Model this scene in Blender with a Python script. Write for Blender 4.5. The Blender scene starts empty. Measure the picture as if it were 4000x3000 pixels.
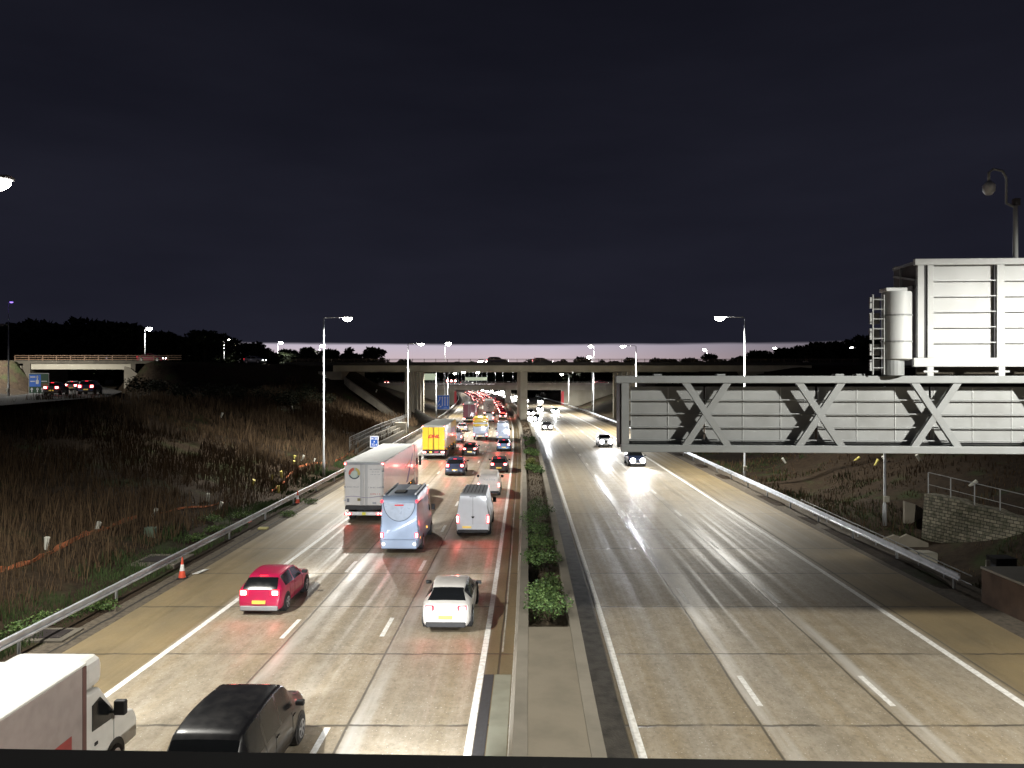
import bpy, math, random
import numpy as np
from mathutils import Vector, Matrix

random.seed(7)
rng = np.random.default_rng(11)
scene = bpy.context.scene
COL = scene.collection
PI = math.pi

# ------------------------------------------------------------------ helpers
def lin(c):
    return tuple((v / 12.92 if v <= 0.04045 else ((v + 0.055) / 1.055) ** 2.4) for v in c)

def S(r, g, b):
    return lin((r / 255, g / 255, b / 255))

def tag(o, label=None, cat=None, group=None, kind=None):
    if label: o['label'] = label
    if cat: o['category'] = cat
    if group: o['group'] = group
    if kind: o['kind'] = kind
    return o

def empty(name, loc=(0, 0, 0), rz=0.0):
    o = bpy.data.objects.new(name, None)
    COL.objects.link(o)
    o.location = loc
    o.rotation_euler = (0, 0, rz)
    o.empty_display_size = 0.2
    return o

def copy_tree(o, parent=None):
    c = o.copy()
    COL.objects.link(c)
    if parent is not None:
        c.parent = parent
    for ch in list(KIDS.get(o.name, ())):
        k = copy_tree(ch, c)
        KIDS.setdefault(c.name, []).append(k)
    return c

KIDS = {}

def link_child(o, parent):
    if parent is not None:
        o.parent = parent
        KIDS.setdefault(parent.name, []).append(o)

class MB:
    """collects shapes, then links them as one mesh object"""
    def __init__(s):
        s.v = []; s.f = []; s.uv = None
    def add(s, vs, fs, M=None):
        b = len(s.v)
        if M is not None:
            vs = [tuple(M @ Vector(p)) for p in vs]
        s.v.extend(vs)
        s.f.extend(tuple(b + i for i in f) for f in fs)
        return s
    def box(s, x0, x1, y0, y1, z0, z1, bev=0.0, M=None):
        if bev <= 0:
            vs = [(x, y, z) for z in (z0, z1) for (x, y) in ((x0, y0), (x1, y0), (x1, y1), (x0, y1))]
            fs = [(3, 2, 1, 0), (4, 5, 6, 7), (0, 1, 5, 4), (1, 2, 6, 5), (2, 3, 7, 6), (3, 0, 4, 7)]
            return s.add(vs, fs, M)
        b = min(bev, (x1 - x0) * .45, (y1 - y0) * .45, (z1 - z0) * .45)
        rings = []
        n = 3
        def ring(ins, z):
            r = []
            for (cx, cy, a0) in ((x1 - b, y1 - b, 0), (x0 + b, y1 - b, 90), (x0 + b, y0 + b, 180), (x1 - b, y0 + b, 270)):
                for k in range(n + 1):
                    a = math.radians(a0 + 90 * k / n)
                    r.append((cx + (b - ins) * math.cos(a), cy + (b - ins) * math.sin(a), z))
            return r
        for k in range(n + 1):
            a = math.radians(90 * k / n)
            rings.append(ring(b * (1 - math.sin(a)), z0 + b * (1 - math.cos(a))))
        for k in range(n, -1, -1):
            a = math.radians(90 * k / n)
            rings.append(ring(b * (1 - math.sin(a)), z1 - b * (1 - math.cos(a))))
        m = len(rings[0]); vs = [p for r in rings for p in r]; fs = []
        for i in range(len(rings) - 1):
            for j in range(m):
                fs.append((i * m + j, i * m + (j + 1) % m, (i + 1) * m + (j + 1) % m, (i + 1) * m + j))
        fs.append(tuple(reversed(range(m))))
        fs.append(tuple(range((len(rings) - 1) * m, len(rings) * m)))
        return s.add(vs, fs, M)
    def tube(s, pts, r, n=8, caps=True):
        pts = [Vector(p) for p in pts]
        rs = r if isinstance(r, (list, tuple)) else [r] * len(pts)
        vs = []; fs = []
        for i, p in enumerate(pts):
            if i == 0: d = pts[1] - pts[0]
            elif i == len(pts) - 1: d = pts[-1] - pts[-2]
            else: d = (pts[i + 1] - pts[i]).normalized() + (pts[i] - pts[i - 1]).normalized()
            d.normalize()
            up = Vector((0, 0, 1)) if abs(d.z) < .9 else Vector((0, 1, 0))
            a = d.cross(up).normalized(); b = a.cross(d).normalized()
            for k in range(n):
                t = 2 * PI * k / n
                vs.append(tuple(p + a * (rs[i] * math.cos(t)) + b * (rs[i] * math.sin(t))))
        for i in range(len(pts) - 1):
            for k in range(n):
                fs.append((i * n + k, i * n + (k + 1) % n, (i + 1) * n + (k + 1) % n, (i + 1) * n + k))
        if caps:
            fs.append(tuple(reversed(range(n)))); fs.append(tuple(range((len(pts) - 1) * n, len(pts) * n)))
        return s.add(vs, fs)
    def bar(s, a, b, w, h):
        """rectangular bar from a to b, w across (horizontal-ish) h high"""
        a = Vector(a); b = Vector(b); d = (b - a).normalized()
        up = Vector((0, 0, 1)) if abs(d.z) < .95 else Vector((0, 1, 0))
        sx = d.cross(up).normalized() * (w / 2); sz = sx.cross(d).normalized() * (h / 2)
        vs = [tuple(p + i * sx + j * sz) for p in (a, b) for (i, j) in ((-1, -1), (1, -1), (1, 1), (-1, 1))]
        fs = [(3, 2, 1, 0), (4, 5, 6, 7), (0, 1, 5, 4), (1, 2, 6, 5), (2, 3, 7, 6), (3, 0, 4, 7)]
        return s.add(vs, fs)
    def quad(s, a, b, c, d):
        return s.add([a, b, c, d], [(0, 1, 2, 3)])
    def disc(s, c, r, axis='y', n=16, ry=None):
        ry = ry or r
        vs = []
        for k in range(n):
            t = 2 * PI * k / n
            u, w = r * math.cos(t), ry * math.sin(t)
            vs.append((c[0] + u, c[1], c[2] + w) if axis == 'y' else ((c[0], c[1] + u, c[2] + w) if axis == 'x' else (c[0] + u, c[1] + w, c[2])))
        return s.add(vs, [tuple(range(n))])
    def prism(s, poly, lo, hi, axis='x'):
        """extrude a 2-D outline along an axis"""
        n = len(poly)
        def P(p, h):
            return (h, p[0], p[1]) if axis == 'x' else ((p[0], h, p[1]) if axis == 'y' else (p[0], p[1], h))
        vs = [P(p, lo) for p in poly] + [P(p, hi) for p in poly]
        fs = [tuple(range(n)), tuple(reversed(range(n, 2 * n)))]
        for i in range(n):
            j = (i + 1) % n
            fs.append((i, n + i, n + j, j))
        return s.add(vs, fs)
    def build(s, name, mat, parent=None, smooth=False, uv=None):
        me = bpy.data.meshes.new(name)
        me.from_pydata(s.v, [], s.f)
        if uv is not None:
            L = me.uv_layers.new(name='UVMap')
            vi = np.empty(len(me.loops), dtype=np.int32); me.loops.foreach_get('vertex_index', vi)
            L.data.foreach_set('uv', np.asarray(uv, dtype=np.float32)[vi].ravel())
        if smooth:
            me.polygons.foreach_set('use_smooth', [True] * len(me.polygons))
        me.materials.append(mat)
        me.update()
        o = bpy.data.objects.new(name, me)
        COL.objects.link(o)
        if parent is not None: link_child(o, parent)
        return o

def fix_normals(o):
    import bmesh
    bm = bmesh.new(); bm.from_mesh(o.data)
    bmesh.ops.recalc_face_normals(bm, faces=bm.faces)
    bm.to_mesh(o.data); bm.free()

def smooth_by_angle(o, deg=40):
    me = o.data
    me.polygons.foreach_set('use_smooth', [True] * len(me.polygons))
    try:
        me.set_sharp_from_angle(angle=math.radians(deg))
    except Exception:
        pass
    return o

# ------------------------------------------------------------------ materials
MATS = {}
def nodes_of(m):
    m.use_nodes = True
    return m.node_tree.nodes, m.node_tree.links

def paint(name, col, rough=.4, metal=0.0, coat=0.0, dirt=.25, dirt_scale=3.0, dirt_col=(.05, .04, .03), bump=0.0, spec=.5):
    if name in MATS: return MATS[name]
    m = bpy.data.materials.new(name); N, L = nodes_of(m)
    b = N['Principled BSDF']
    tc = N.new('ShaderNodeTexCoord'); no = N.new('ShaderNodeTexNoise')
    no.inputs['Scale'].default_value = dirt_scale; no.inputs['Detail'].default_value = 6
    L.new(tc.outputs['Object'], no.inputs['Vector'])
    mr = N.new('ShaderNodeMapRange'); mr.inputs[1].default_value = .42; mr.inputs[2].default_value = .75
    mr.inputs[3].default_value = 0; mr.inputs[4].default_value = dirt
    L.new(no.outputs[0], mr.inputs[0])
    mx = N.new('ShaderNodeMix'); mx.data_type = 'RGBA'
    mx.inputs[6].default_value = (*col, 1); mx.inputs[7].default_value = (*dirt_col, 1)
    L.new(mr.outputs[0], mx.inputs[0]); L.new(mx.outputs[2], b.inputs['Base Color'])
    rr = N.new('ShaderNodeMapRange'); rr.inputs[3].default_value = rough; rr.inputs[4].default_value = min(1, rough + .25)
    L.new(no.outputs[0], rr.inputs[0]); L.new(rr.outputs[0], b.inputs['Roughness'])
    b.inputs['Metallic'].default_value = metal
    b.inputs['Coat Weight'].default_value = coat
    b.inputs['Coat Roughness'].default_value = .08
    b.inputs['Specular IOR Level'].default_value = spec
    if bump:
        bp = N.new('ShaderNodeBump'); bp.inputs['Strength'].default_value = bump; bp.inputs['Distance'].default_value = .02
        n2 = N.new('ShaderNodeTexNoise'); n2.inputs['Scale'].default_value = dirt_scale * 8; L.new(tc.outputs['Object'], n2.inputs['Vector'])
        L.new(n2.outputs[0], bp.inputs['Height']); L.new(bp.outputs[0], b.inputs['Normal'])
    MATS[name] = m
    return m

def emit(name, col, strength, base=(.02, .02, .02)):
    if name in MATS: return MATS[name]
    m = bpy.data.materials.new(name); N, L = nodes_of(m)
    b = N['Principled BSDF']
    b.inputs['Base Color'].default_value = (*base, 1)
    b.inputs['Roughness'].default_value = .3
    b.inputs['Emission Color'].default_value = (*col, 1)
    b.inputs['Emission Strength'].default_value = strength
    m.cycles.emission_sampling = 'NONE'
    MATS[name] = m
    return m

def glass(name='dark_glass', col=(.008, .009, .01)):
    return paint(name, col, .05, 0, 0, .0, spec=.4)

M_glass = glass()
M_black = paint('black_plastic', (.015, .015, .016), .5, dirt=.1)
M_tyre = paint('tyre_rubber', (.02, .02, .02), .8, dirt=.3, dirt_col=(.06, .055, .05))
M_rim = paint('alloy', (.45, .46, .48), .3, .8)
M_grey = paint('grey_steel', (.30, .31, .32), .45, .3)
M_galv = paint('galvanised', (.66, .70, .75), .3, .45, dirt=.35, dirt_scale=2)
M_galv2 = paint('galvanised_dull', (.36, .37, .37), .5, .35, dirt=.3, dirt_scale=2)
M_conc = paint('concrete', (.25, .225, .18), .8, dirt=.55, dirt_scale=.6, dirt_col=(.09, .08, .06), bump=.3)
M_conc_dk = paint('concrete_dark', (.13, .115, .09), .85, dirt=.6, dirt_scale=.7, dirt_col=(.04, .035, .03), bump=.3)
M_conc_lt = paint('concrete_light', (.42, .40, .33), .75, dirt=.3, dirt_scale=.8, dirt_col=(.2, .18, .14))
M_plate = emit('yellow_plate_glow', (1.0, .62, .12), .2, base=(.75, .55, .1))  # plate brightness painted as emission instead of light falling on it
M_platew = emit('white_plate_glow', (1, 1, .95), .05, base=(.75, .75, .7))  # faint plate glow painted in as emission
M_taillens = emit('tail_lens', (1, .02, .04), 2.6, base=(.3, .01, .01))
M_tailcore = emit('tail_core', (1, .36, .32), 14)
M_tailoff = emit('tail_lens_dim', (1, .02, .02), .35, base=(.3, .01, .01))
M_head = emit('headlight_core', (1, .98, .95), 30)
M_headlens = emit('headlight_lens', (.8, .9, 1), .4, base=(.5, .5, .5))
M_amber = emit('amber_lamp', (1, .38, .03), 5)
M_lamp = emit('street_lamp_lens', (1, .97, .9), 60)
M_white_gl = emit('white_marker', (1, 1, 1), 6)

# ------------------------------------------------------------------ road curve
RY = [-80, -30, 19, 30, 50, 66, 106, 132, 171, 223, 300, 400, 500, 700, 1000, 3000]
RX = [-2.9, -1.85, -1.11, -.85, -.5, -.25, .18, .2, -.35, -1.9, -5.5, -13.5, -25.0, -58, -130, -800]
def pchip(xs, ys, x):
    xs = np.asarray(xs, float); ys = np.asarray(ys, float); x = np.asarray(x, float)
    h = np.diff(xs); d = np.diff(ys) / h
    m = np.zeros(len(xs)); m[0] = d[0]; m[-1] = d[-1]
    for i in range(1, len(xs) - 1):
        if d[i - 1] * d[i] <= 0: m[i] = 0
        else:
            w1 = 2 * h[i] + h[i - 1]; w2 = h[i] + 2 * h[i - 1]
            m[i] = (w1 + w2) / (w1 / d[i - 1] + w2 / d[i])
    i = np.clip(np.searchsorted(xs, x) - 1, 0, len(xs) - 2)
    t = np.clip((x - xs[i]) / h[i], 0, 1)
    return ((2 * t**3 - 3 * t**2 + 1) * ys[i] + (t**3 - 2 * t**2 + t) * h[i] * m[i]
            + (-2 * t**3 + 3 * t**2) * ys[i + 1] + (t**3 - t**2) * h[i] * m[i + 1])
def R(y): return float(pchip(RY, RX, y))
def Rdir(y): return (R(y + 1) - R(y - 1)) / 2.0
def heading(y): return -math.atan(Rdir(y))
OFF_L = lambda y: -float(np.interp(y, [0, 20, 32, 51, 80, 130], [11.0, 11.0, 10.8, 10.45, 10.45, 10.8]))

# ------------------------------------------------------------------ terrain
PATH_L = [(-45, 168), (-54, 157), (-63, 139), (-66, 133)]
PATH_L2 = [(-83, 127), (-110, 130), (-150, 150), (-200, 190)]
PATH_R = [(52, 168), (60, 166), (100, 175), (160, 200), (220, 240)]
SLIP = [(-36, 0), (-41, 50), (-48, 80), (-61, 108), (-74, 130), (-92, 160), (-130, 210)]
def dpoly(x, y, P):
    best = np.full(np.shape(x), 1e9)
    for (ax, ay), (bx, by) in zip(P[:-1], P[1:]):
        dx, dy = bx - ax, by - ay
        t = np.clip(((x - ax) * dx + (y - ay) * dy) / (dx * dx + dy * dy), 0, 1)
        best = np.minimum(best, np.hypot(x - ax - t * dx, y - ay - t * dy))
    return best
def sstep(a, b, x):
    t = np.clip((x - a) / (b - a), 0, 1); return t * t * (3 - 2 * t)
def vnoise(x, y, sc, seed=0):
    xs = x / sc + seed * 17.3; ys = y / sc + seed * 9.1
    i = np.floor(xs); j = np.floor(ys); fx = xs - i; fy = ys - j
    def hsh(a, b):
        v = np.sin(a * 127.1 + b * 311.7 + seed * 74.7) * 43758.5453
        return v - np.floor(v)
    fx = fx * fx * (3 - 2 * fx); fy = fy * fy * (3 - 2 * fy)
    return (hsh(i, j) * (1 - fx) + hsh(i + 1, j) * fx) * (1 - fy) + (hsh(i, j + 1) * (1 - fx) + hsh(i + 1, j + 1) * fx) * fy
def height_off(off, y):
    """ground height as a function of offset from the reference line and distance"""
    off = np.asarray(off, float); y = np.asarray(y, float)
    x = off + pchip(RY, RX, y)
    sl = -off - 18.0
    hl = np.clip(sl, 0, None) * .275
    hl = 7.0 - np.log1p(np.exp(np.clip((7.0 - hl) * 1.6, -30, 30))) / 1.6
    sr = off - 27.0
    hr = np.clip(sr, 0, None) * .33
    hr = 7.0 - np.log1p(np.exp(np.clip((7.0 - hr) * 1.6, -30, 30))) / 1.6
    hr = hr - .45 * sstep(20.8, 22.0, off) * (1 - sstep(24, 30, off))
    h = np.where(off < 0, hl, hr)
    side = sstep(16.2, 22, np.abs(off - 1.5))
    h = h + (vnoise(x, y, 3.0, 1) - .5) * .5 * side + (vnoise(x, y, 11.0, 2) - .5) * .8 * sstep(20, 30, np.abs(off))
    h = h - 1.3 * sstep(22.2, 23.6, off) * (1 - sstep(27.5, 31.0, off)) * sstep(30, 34, y) * (1 - sstep(48, 56, y))
    inroad = (off > -15.3) & (off < 19.6)
    h = np.where(inroad, -.06, np.maximum(h, -2.2))
    h = np.where((off < -15.3) & (off > -18), np.maximum(h, -.02), h)
    # overpass embankments
    for P in (PATH_L, PATH_L2, PATH_R):
        d = dpoly(x, y, P)
        e = 12.1 - np.clip(d - 8.0, 0, None) * .62
        h = np.where(np.abs(off) > 17.5, np.maximum(h, np.minimum(e, 12.1)), h)
    ds = dpoly(x, y, SLIP)
    cut = (ds < 8.8) & (x < -30)
    h = np.where(cut, np.minimum(h, 6.9), h)
    return h
def ground_z(x, y):
    return float(height_off(np.array(x - R(y)), np.array(float(y))))

def build_ground():
    offs = np.concatenate([[-2500, -1200, -600, -380, -260, -200, -160], np.arange(-130, -60, 3.0), np.arange(-60, -18, 1.0),
                           [-18, -17, -16, -15.4, -15.2], [-8, 0, 8, 16, 19.5, 19.8], np.arange(20.4, 60, 1.0), np.arange(60, 130, 4.0),
                           [140, 160, 200, 260, 380, 600, 1200, 2500]])
    ys = np.concatenate([np.arange(-80, 0, 8.0), np.arange(0, 100, 1.2), np.arange(100, 220, 2.0), np.arange(220, 400, 5.0),
                         np.arange(400, 900, 20), [1000, 1200, 1600, 2200, 3000, 4500]])
    O, Y = np.meshgrid(offs, ys)
    Z = height_off(O, Y)
    X = O + pchip(RY, RX, Y)
    v = np.stack([X.ravel(), Y.ravel(), Z.ravel()], 1)
    nx = len(offs); f = []
    for j in range(len(ys) - 1):
        for i in range(nx - 1):
            a = j * nx + i
            f.append((a, a + 1, a + nx + 1, a + nx))
    mb = MB(); mb.v = [tuple(p) for p in v.tolist()]; mb.f = f
    m = bpy.data.materials.new('verge_soil'); N, L = nodes_of(m); b = N['Principled BSDF']
    tc = N.new('ShaderNodeTexCoord')
    n1 = N.new('ShaderNodeTexNoise'); n1.inputs['Scale'].default_value = .35; n1.inputs['Detail'].default_value = 8
    n2 = N.new('ShaderNodeTexNoise'); n2.inputs['Scale'].default_value = 2.2; n2.inputs['Detail'].default_value = 10; n2.inputs['Roughness'].default_value = .7
    L.new(tc.outputs['Object'], n1.inputs['Vector']); L.new(tc.outputs['Object'], n2.inputs['Vector'])
    cr = N.new('ShaderNodeValToRGB'); e = cr.color_ramp.elements
    e[0].position = .3; e[0].color = (.014, .009, .006, 1); e[1].position = .7; e[1].color = (.048, .034, .021, 1)
    L.new(n2.outputs[0], cr.inputs[0])
    mx = N.new('ShaderNodeMix'); mx.data_type = 'RGBA'; mx.inputs[7].default_value = (.028, .042, .014, 1)
    mr = N.new('ShaderNodeMapRange'); mr.inputs[1].default_value = .55; mr.inputs[2].default_value = .68; mr.inputs[4].default_value = .75
    L.new(n1.outputs[0], mr.inputs[0]); L.new(mr.outputs[0], mx.inputs[0]); L.new(cr.outputs[0], mx.inputs[6])
    L.new(mx.outputs[2], b.inputs['Base Color']); b.inputs['Roughness'].default_value = .95
    b.inputs['Specular IOR Level'].default_value = .15
    bp = N.new('ShaderNodeBump'); bp.inputs['Strength'].default_value = .8; bp.inputs['Distance'].default_value = .12
    L.new(n2.outputs[0], bp.inputs['Height']); L.new(bp.outputs[0], b.inputs['Normal'])
    o = mb.build('ground', m, smooth=True)
    tag(o, kind='structure')
build_ground()

# ------------------------------------------------------------------ carriageways
def strip(o0, o1, y0, y1, z, step=2.0, nu=1, o0f=None, o1f=None):
    ys = np.arange(y0, y1 + 1e-6, step)
    mb = MB(); uv = []
    for y in ys:
        a = o0f(y) if o0f else o0; b = o1f(y) if o1f else o1
        r = R(y)
        for k in range(nu + 1):
            t = a + (b - a) * k / nu
            mb.v.append((r + t, float(y), z)); uv.append((t, float(y)))
    n = nu + 1
    for j in range(len(ys) - 1):
        for k in range(nu):
            a = j * n + k
            mb.f.append((a, a + 1, a + n + 1, a + n))
    return mb, uv

def road_material(name, edge_lo, edge_hi, joints, seed):
    m = bpy.data.materials.new(name); N, L = nodes_of(m); b = N['Principled BSDF']
    uvn = N.new('ShaderNodeUVMap'); uvn.uv_map = 'UVMap'
    sp = N.new('ShaderNodeSeparateXYZ'); L.new(uvn.outputs[0], sp.inputs[0])
    def math_(op, a, b_=None, c=None, clamp=False):
        n = N.new('ShaderNodeMath'); n.operation = op; n.use_clamp = clamp
        for i, v in enumerate((a, b_, c)):
            if v is None: continue
            if isinstance(v, (int, float)): n.inputs[i].default_value = v
            else: L.new(v, n.inputs[i])
        return n.outputs[0]
    def noise(scale, sx, sy, detail=4, rough=.5, w=0.0):
        mp = N.new('ShaderNodeMapping'); mp.inputs['Scale'].default_value = (sx, sy, 1); mp.inputs['Location'].default_value = (seed * 3.1 + w, seed, 0)
        L.new(uvn.outputs[0], mp.inputs[0])
        n = N.new('ShaderNodeTexNoise'); n.inputs['Scale'].default_value = scale; n.inputs['Detail'].default_value = detail; n.inputs['Roughness'].default_value = rough
        L.new(mp.outputs[0], n.inputs['Vector']); return n.outputs[0]
    def rng_(v, a, b_, c=0.0, d=1.0):
        n = N.new('ShaderNodeMapRange'); n.inputs[1].default_value = a; n.inputs[2].default_value = b_; n.inputs[3].default_value = c; n.inputs[4].default_value = d
        L.new(v, n.inputs[0]); return n.outputs[0]
    def mixc(f, c1, c2):
        n = N.new('ShaderNodeMix'); n.data_type = 'RGBA'
        for i, v in ((6, c1), (7, c2)):
            if isinstance(v, tuple): n.inputs[i].default_value = (*v, 1)
            else: L.new(v, n.inputs[i])
        L.new(f, n.inputs[0]); return n.outputs[2]
    streak = noise(1.0, 2.2, .018, 3, .55)
    streak2 = noise(1.0, .9, .01, 2, .5, 5.0)
    blot = noise(1.0, .45, .28, 6, .6, 9.0)
    grit = noise(1.0, 9, 6, 6, .75, 2.0)
    grit2 = noise(1.0, 2.6, 1.6, 6, .75, 15.0)
    gritf = noise(1.0, 70, 60, 2, .6, 4.0)
    u, v = sp.outputs[0], sp.outputs[1]
    base = mixc(rng_(streak, .36, .66), (.28, .225, .145), (.37, .315, .235))
    base = mixc(rng_(streak2, .4, .65), base, (.30, .265, .21))
    base = mixc(math_('MULTIPLY', rng_(blot, .5, .75), .55), base, (.17, .145, .105))
    base = mixc(math_('MULTIPLY', rng_(grit, .5, .66), .55), base, (.13, .11, .08))
    base = mixc(math_('MULTIPLY', rng_(grit2, .5, .68), .45), base, (.15, .125, .085))
    base = mixc(math_('MULTIPLY', rng_(grit2, .5, .36), .35), base, (.42, .38, .31))
    base = mixc(math_('MULTIPLY', rng_(noise(1.0, 14, 12, 2, .6, 4.0), .66, .7), .8), base, (.62, .6, .55))
    # hard shoulders: browner surface outside the edge lines
    sh = math_('MAXIMUM', rng_(u, edge_lo, edge_lo - .15), rng_(u, edge_hi, edge_hi + .15))
    shc = mixc(rng_(blot, .35, .7), (.235, .175, .085), (.16, .125, .068))
    base = mixc(math_('MULTIPLY', sh, .85), base, shc)
    # transverse joints
    wob = math_('MULTIPLY', math_('SUBTRACT', noise(1.0, 1.5, .5, 3, .6, 1.0), .5), .22)
    vv = math_('ADD', v, wob)
    fr = math_('PINGPONG', math_('ADD', vv, 2.65 - 25.8 + 53), 2.65)
    jt = rng_(fr, 2.65 - .075, 2.65 - .035)
    frs = math_('MULTIPLY', jt, rng_(noise(1.0, .5, .1, 3, .6, 7.0), .38, .5, .25, .85))
    jl = None
    for jo in joints:
        wu = math_('MULTIPLY', math_('SUBTRACT', noise(1.0, .3, .35, 3, .6, jo), .5), .12)
        d = math_('ABSOLUTE', math_('SUBTRACT', math_('ADD', u, wu), jo))
        k = rng_(d, .05, .02)
        jl = k if jl is None else math_('MAXIMUM', jl, k)
    dark = math_('MAXIMUM', frs, math_('MULTIPLY', jl, .8))
    pale = None
    for jo in joints[:2]:
        wu = math_('MULTIPLY', math_('SUBTRACT', noise(1.0, .3, .12, 3, .6, jo + 3), .5), .5)
        d = math_('ABSOLUTE', math_('SUBTRACT', math_('ADD', u, wu), jo + .28)); k = rng_(d, .32, .12)
        pale = k if pale is None else math_('MAXIMUM', pale, k)
    base = mixc(math_('MULTIPLY', pale, rng_(noise(1.0, 1.5, .12, 4, .6, 12.0), .38, .6, .1, .75)), base, (.52, .50, .46))
    base = mixc(math_('MULTIPLY', dark, .9), base, (.04, .036, .03))
    L.new(base, b.inputs['Base Color'])
    # wetness: low roughness in long streaks, near joints
    wet = rng_(streak, .46, .62)
    near = None
    for jo in joints:
        d = math_('ABSOLUTE', math_('SUBTRACT', u, jo + .25)); k = rng_(d, .55, .1)
        near = k if near is None else math_('MAXIMUM', near, k)
    wet = math_('MAXIMUM', math_('MULTIPLY', wet, .7), near, clamp=True)
    wet = math_('MULTIPLY', wet, rng_(blot, .3, .55, .55, 1.0))
    ro = rng_(wet, 0, 1, .56, .27)
    ro = math_('ADD', ro, math_('MULTIPLY', rng_(grit, .3, .7), .12))
    L.new(ro, b.inputs['Roughness'])
    b.inputs['Specular IOR Level'].default_value = .5
    bp = N.new('ShaderNodeBump'); bp.inputs['Strength'].default_value = .35; bp.inputs['Distance'].default_value = .012
    hh = math_('SUBTRACT', grit, math_('MULTIPLY', dark, 1.5))
    L.new(hh, bp.inputs['Height']); L.new(bp.outputs[0], b.inputs['Normal'])
    return m

mb, uv = strip(-14.4, 1.25, -40, 760, 0, 2.0, 4)
o = mb.build('carriageway_left', road_material('road_left', -11.0, .05, (-7.1, -3.35, -.02, .55), 1.0), uv=uv); tag(o, kind='structure')
mb, uv = strip(3.2, 19.3, -40, 760, 0, 2.0, 4)
o = mb.build('carriageway_right', road_material('road_right', 4.25, 15.95, (7.8, 11.65, 4.1), 4.0), uv=uv); tag(o, kind='structure')

# gravel verge strips between slab and guardrail
M_verge = paint('stony_verge', (.11, .09, .065), .95, dirt=.8, dirt_scale=5, dirt_col=(.025, .02, .014), bump=.8)
mb, uv = strip(-15.6, -14.35, -40, 500, -.004, 2.0, 1); tag(mb.build('verge_left', M_verge, uv=uv), kind='structure')
mb, uv = strip(19.25, 21.6, -40, 500, -.004, 2.0, 2); tag(mb.build('verge_right', M_verge, uv=uv), kind='structure')
M_drain = paint('slot_drain', (.02, .018, .015), .7, dirt=.2)
ys = np.arange(-20, 200, .7)
mb = MB()
for i, y in enumerate(ys):
    w = .04 + .03 * random.random(); c = -14.85 + random.uniform(-.04, .04)
    mb.v += [(R(y) + c - w, y, .001), (R(y) + c + w, y, .001)]
    if i: k = 2 * i; mb.f.append((k - 2, k - 1, k + 1, k))
tag(mb.build('drainage_channel', M_drain), kind='structure')

M_line = paint('white_road_paint', (.85, .84, .80), .42, dirt=.6, dirt_scale=7, dirt_col=(.34, .31, .25))
M_line_thin = paint('worn_thin_paint', (.5, .48, .42), .55, dirt=.9, dirt_scale=5, dirt_col=(.26, .23, .18))
def edge_line(off, w, name, mat, y0=-30, y1=600, offf=None):
    f0 = (lambda y: offf(y) - w / 2) if offf else None
    f1 = (lambda y: offf(y) + w / 2) if offf else None
    mb, uv = strip(off - w / 2, off + w / 2, y0, y1, .004, 1.0, 1, f0, f1)
    tag(mb.build(name, mat), kind='structure')
edge_line(-11, .22, 'edge_line', M_line, offf=OFF_L)
edge_line(0, .2, 'edge_line', M_line)
edge_line(4.35, .22, 'edge_line', M_line)
edge_line(15.75, .24, 'edge_line', M_line)
edge_line(.62, .05, 'thin_line', M_line_thin, 26, 400)
edge_line(1.02, .05, 'thin_line', M_line_thin, -30, 400)
edge_line(16.15, .07, 'thin_line', M_conc_dk, -30, 200)
def dashes(offf, name, phase, period=9.3, length=2.15, y1=420):
    mb = MB(); y = phase - 3 * period
    while y < y1:
        a, b = y - length / 2, y + length / 2
        o_ = offf(y); w = .085
        for i in range(1):
            mb.quad((R(a) + o_ - w, a, .004), (R(a) + o_ + w, a, .004), (R(b) + o_ + w, b, .004), (R(b) + o_ - w, b, .004))
        y += period
    tag(mb.build(name, M_line), kind='structure')
dashes(lambda y: OFF_L(y) * 2 / 3 - .15, 'lane_line', 28.4)
dashes(lambda y: OFF_L(y) / 3 - .2, 'lane_line', 28.6)
dashes(lambda y: 8.15, 'lane_line', 22.8, 9.9, 2.2)
dashes(lambda y: 11.95, 'lane_line', 22.8, 9.9, 2.2)
# patch of darker asphalt and pale slab beside the median, near the bottom of the view
M_asph = paint('asphalt_patch', (.05, .048, .05), .7, dirt=.4, dirt_scale=6, bump=.5)
mb, uv = strip(.12, .42, -20, 24.3, .005, 1.0); tag(mb.build('asphalt_strip', M_asph), kind='structure')
M_slab = paint('pale_slab', (.27, .265, .20), .7, dirt=.5, dirt_scale=1.5, dirt_col=(.15, .14, .1))
mb, uv = strip(.45, .97, -20, 24.3, .006, 1.0); tag(mb.build('pale_paving', M_slab), kind='structure')
# dark blotched channel beside the right carriageway
M_channel = paint('dark_channel', (.085, .075, .06), .6, dirt=.8, dirt_scale=2.2, dirt_col=(.02, .018, .016), bump=.5)
mb, uv = strip(3.42, 4.1, -20, 130, .005, 1.0); tag(mb.build('edge_channel', M_channel), kind='structure')

# ------------------------------------------------------------------ central barrier with planter
PL_Y0 = 26.2
def barrier_wall(o_in, o_out, side, name, label, y0=-20, y1=620, zt=.8):
    """step barrier profile swept along the road; side=+1 when traffic face is on +x"""
    prof = [(o_in, 0), (o_in, zt), (o_out, zt), (o_out + side * .03, .34), (o_out + side * .11, .28), (o_out + side * .13, 0)]
    yl = list(np.arange(y0, 150, 1.5)) + list(np.arange(150, y1, 5.0))
    mb = MB(); n = len(prof)
    for y in yl:
        for (a, z) in prof: mb.v.append((R(y) + a, float(y), z))
    for j in range(len(yl) - 1):
        for k in range(n):
            a = j * n + k; b = j * n + (k + 1) % n
            mb.f.append((a, b, b + n, a + n))
    mb.f.append(tuple(range(n))); mb.f.append(tuple(reversed(range((len(yl) - 1) * n, len(yl) * n))))
    o = mb.build(name, M_conc); fix_normals(o)
    tag(o, label, 'barrier')
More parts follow.
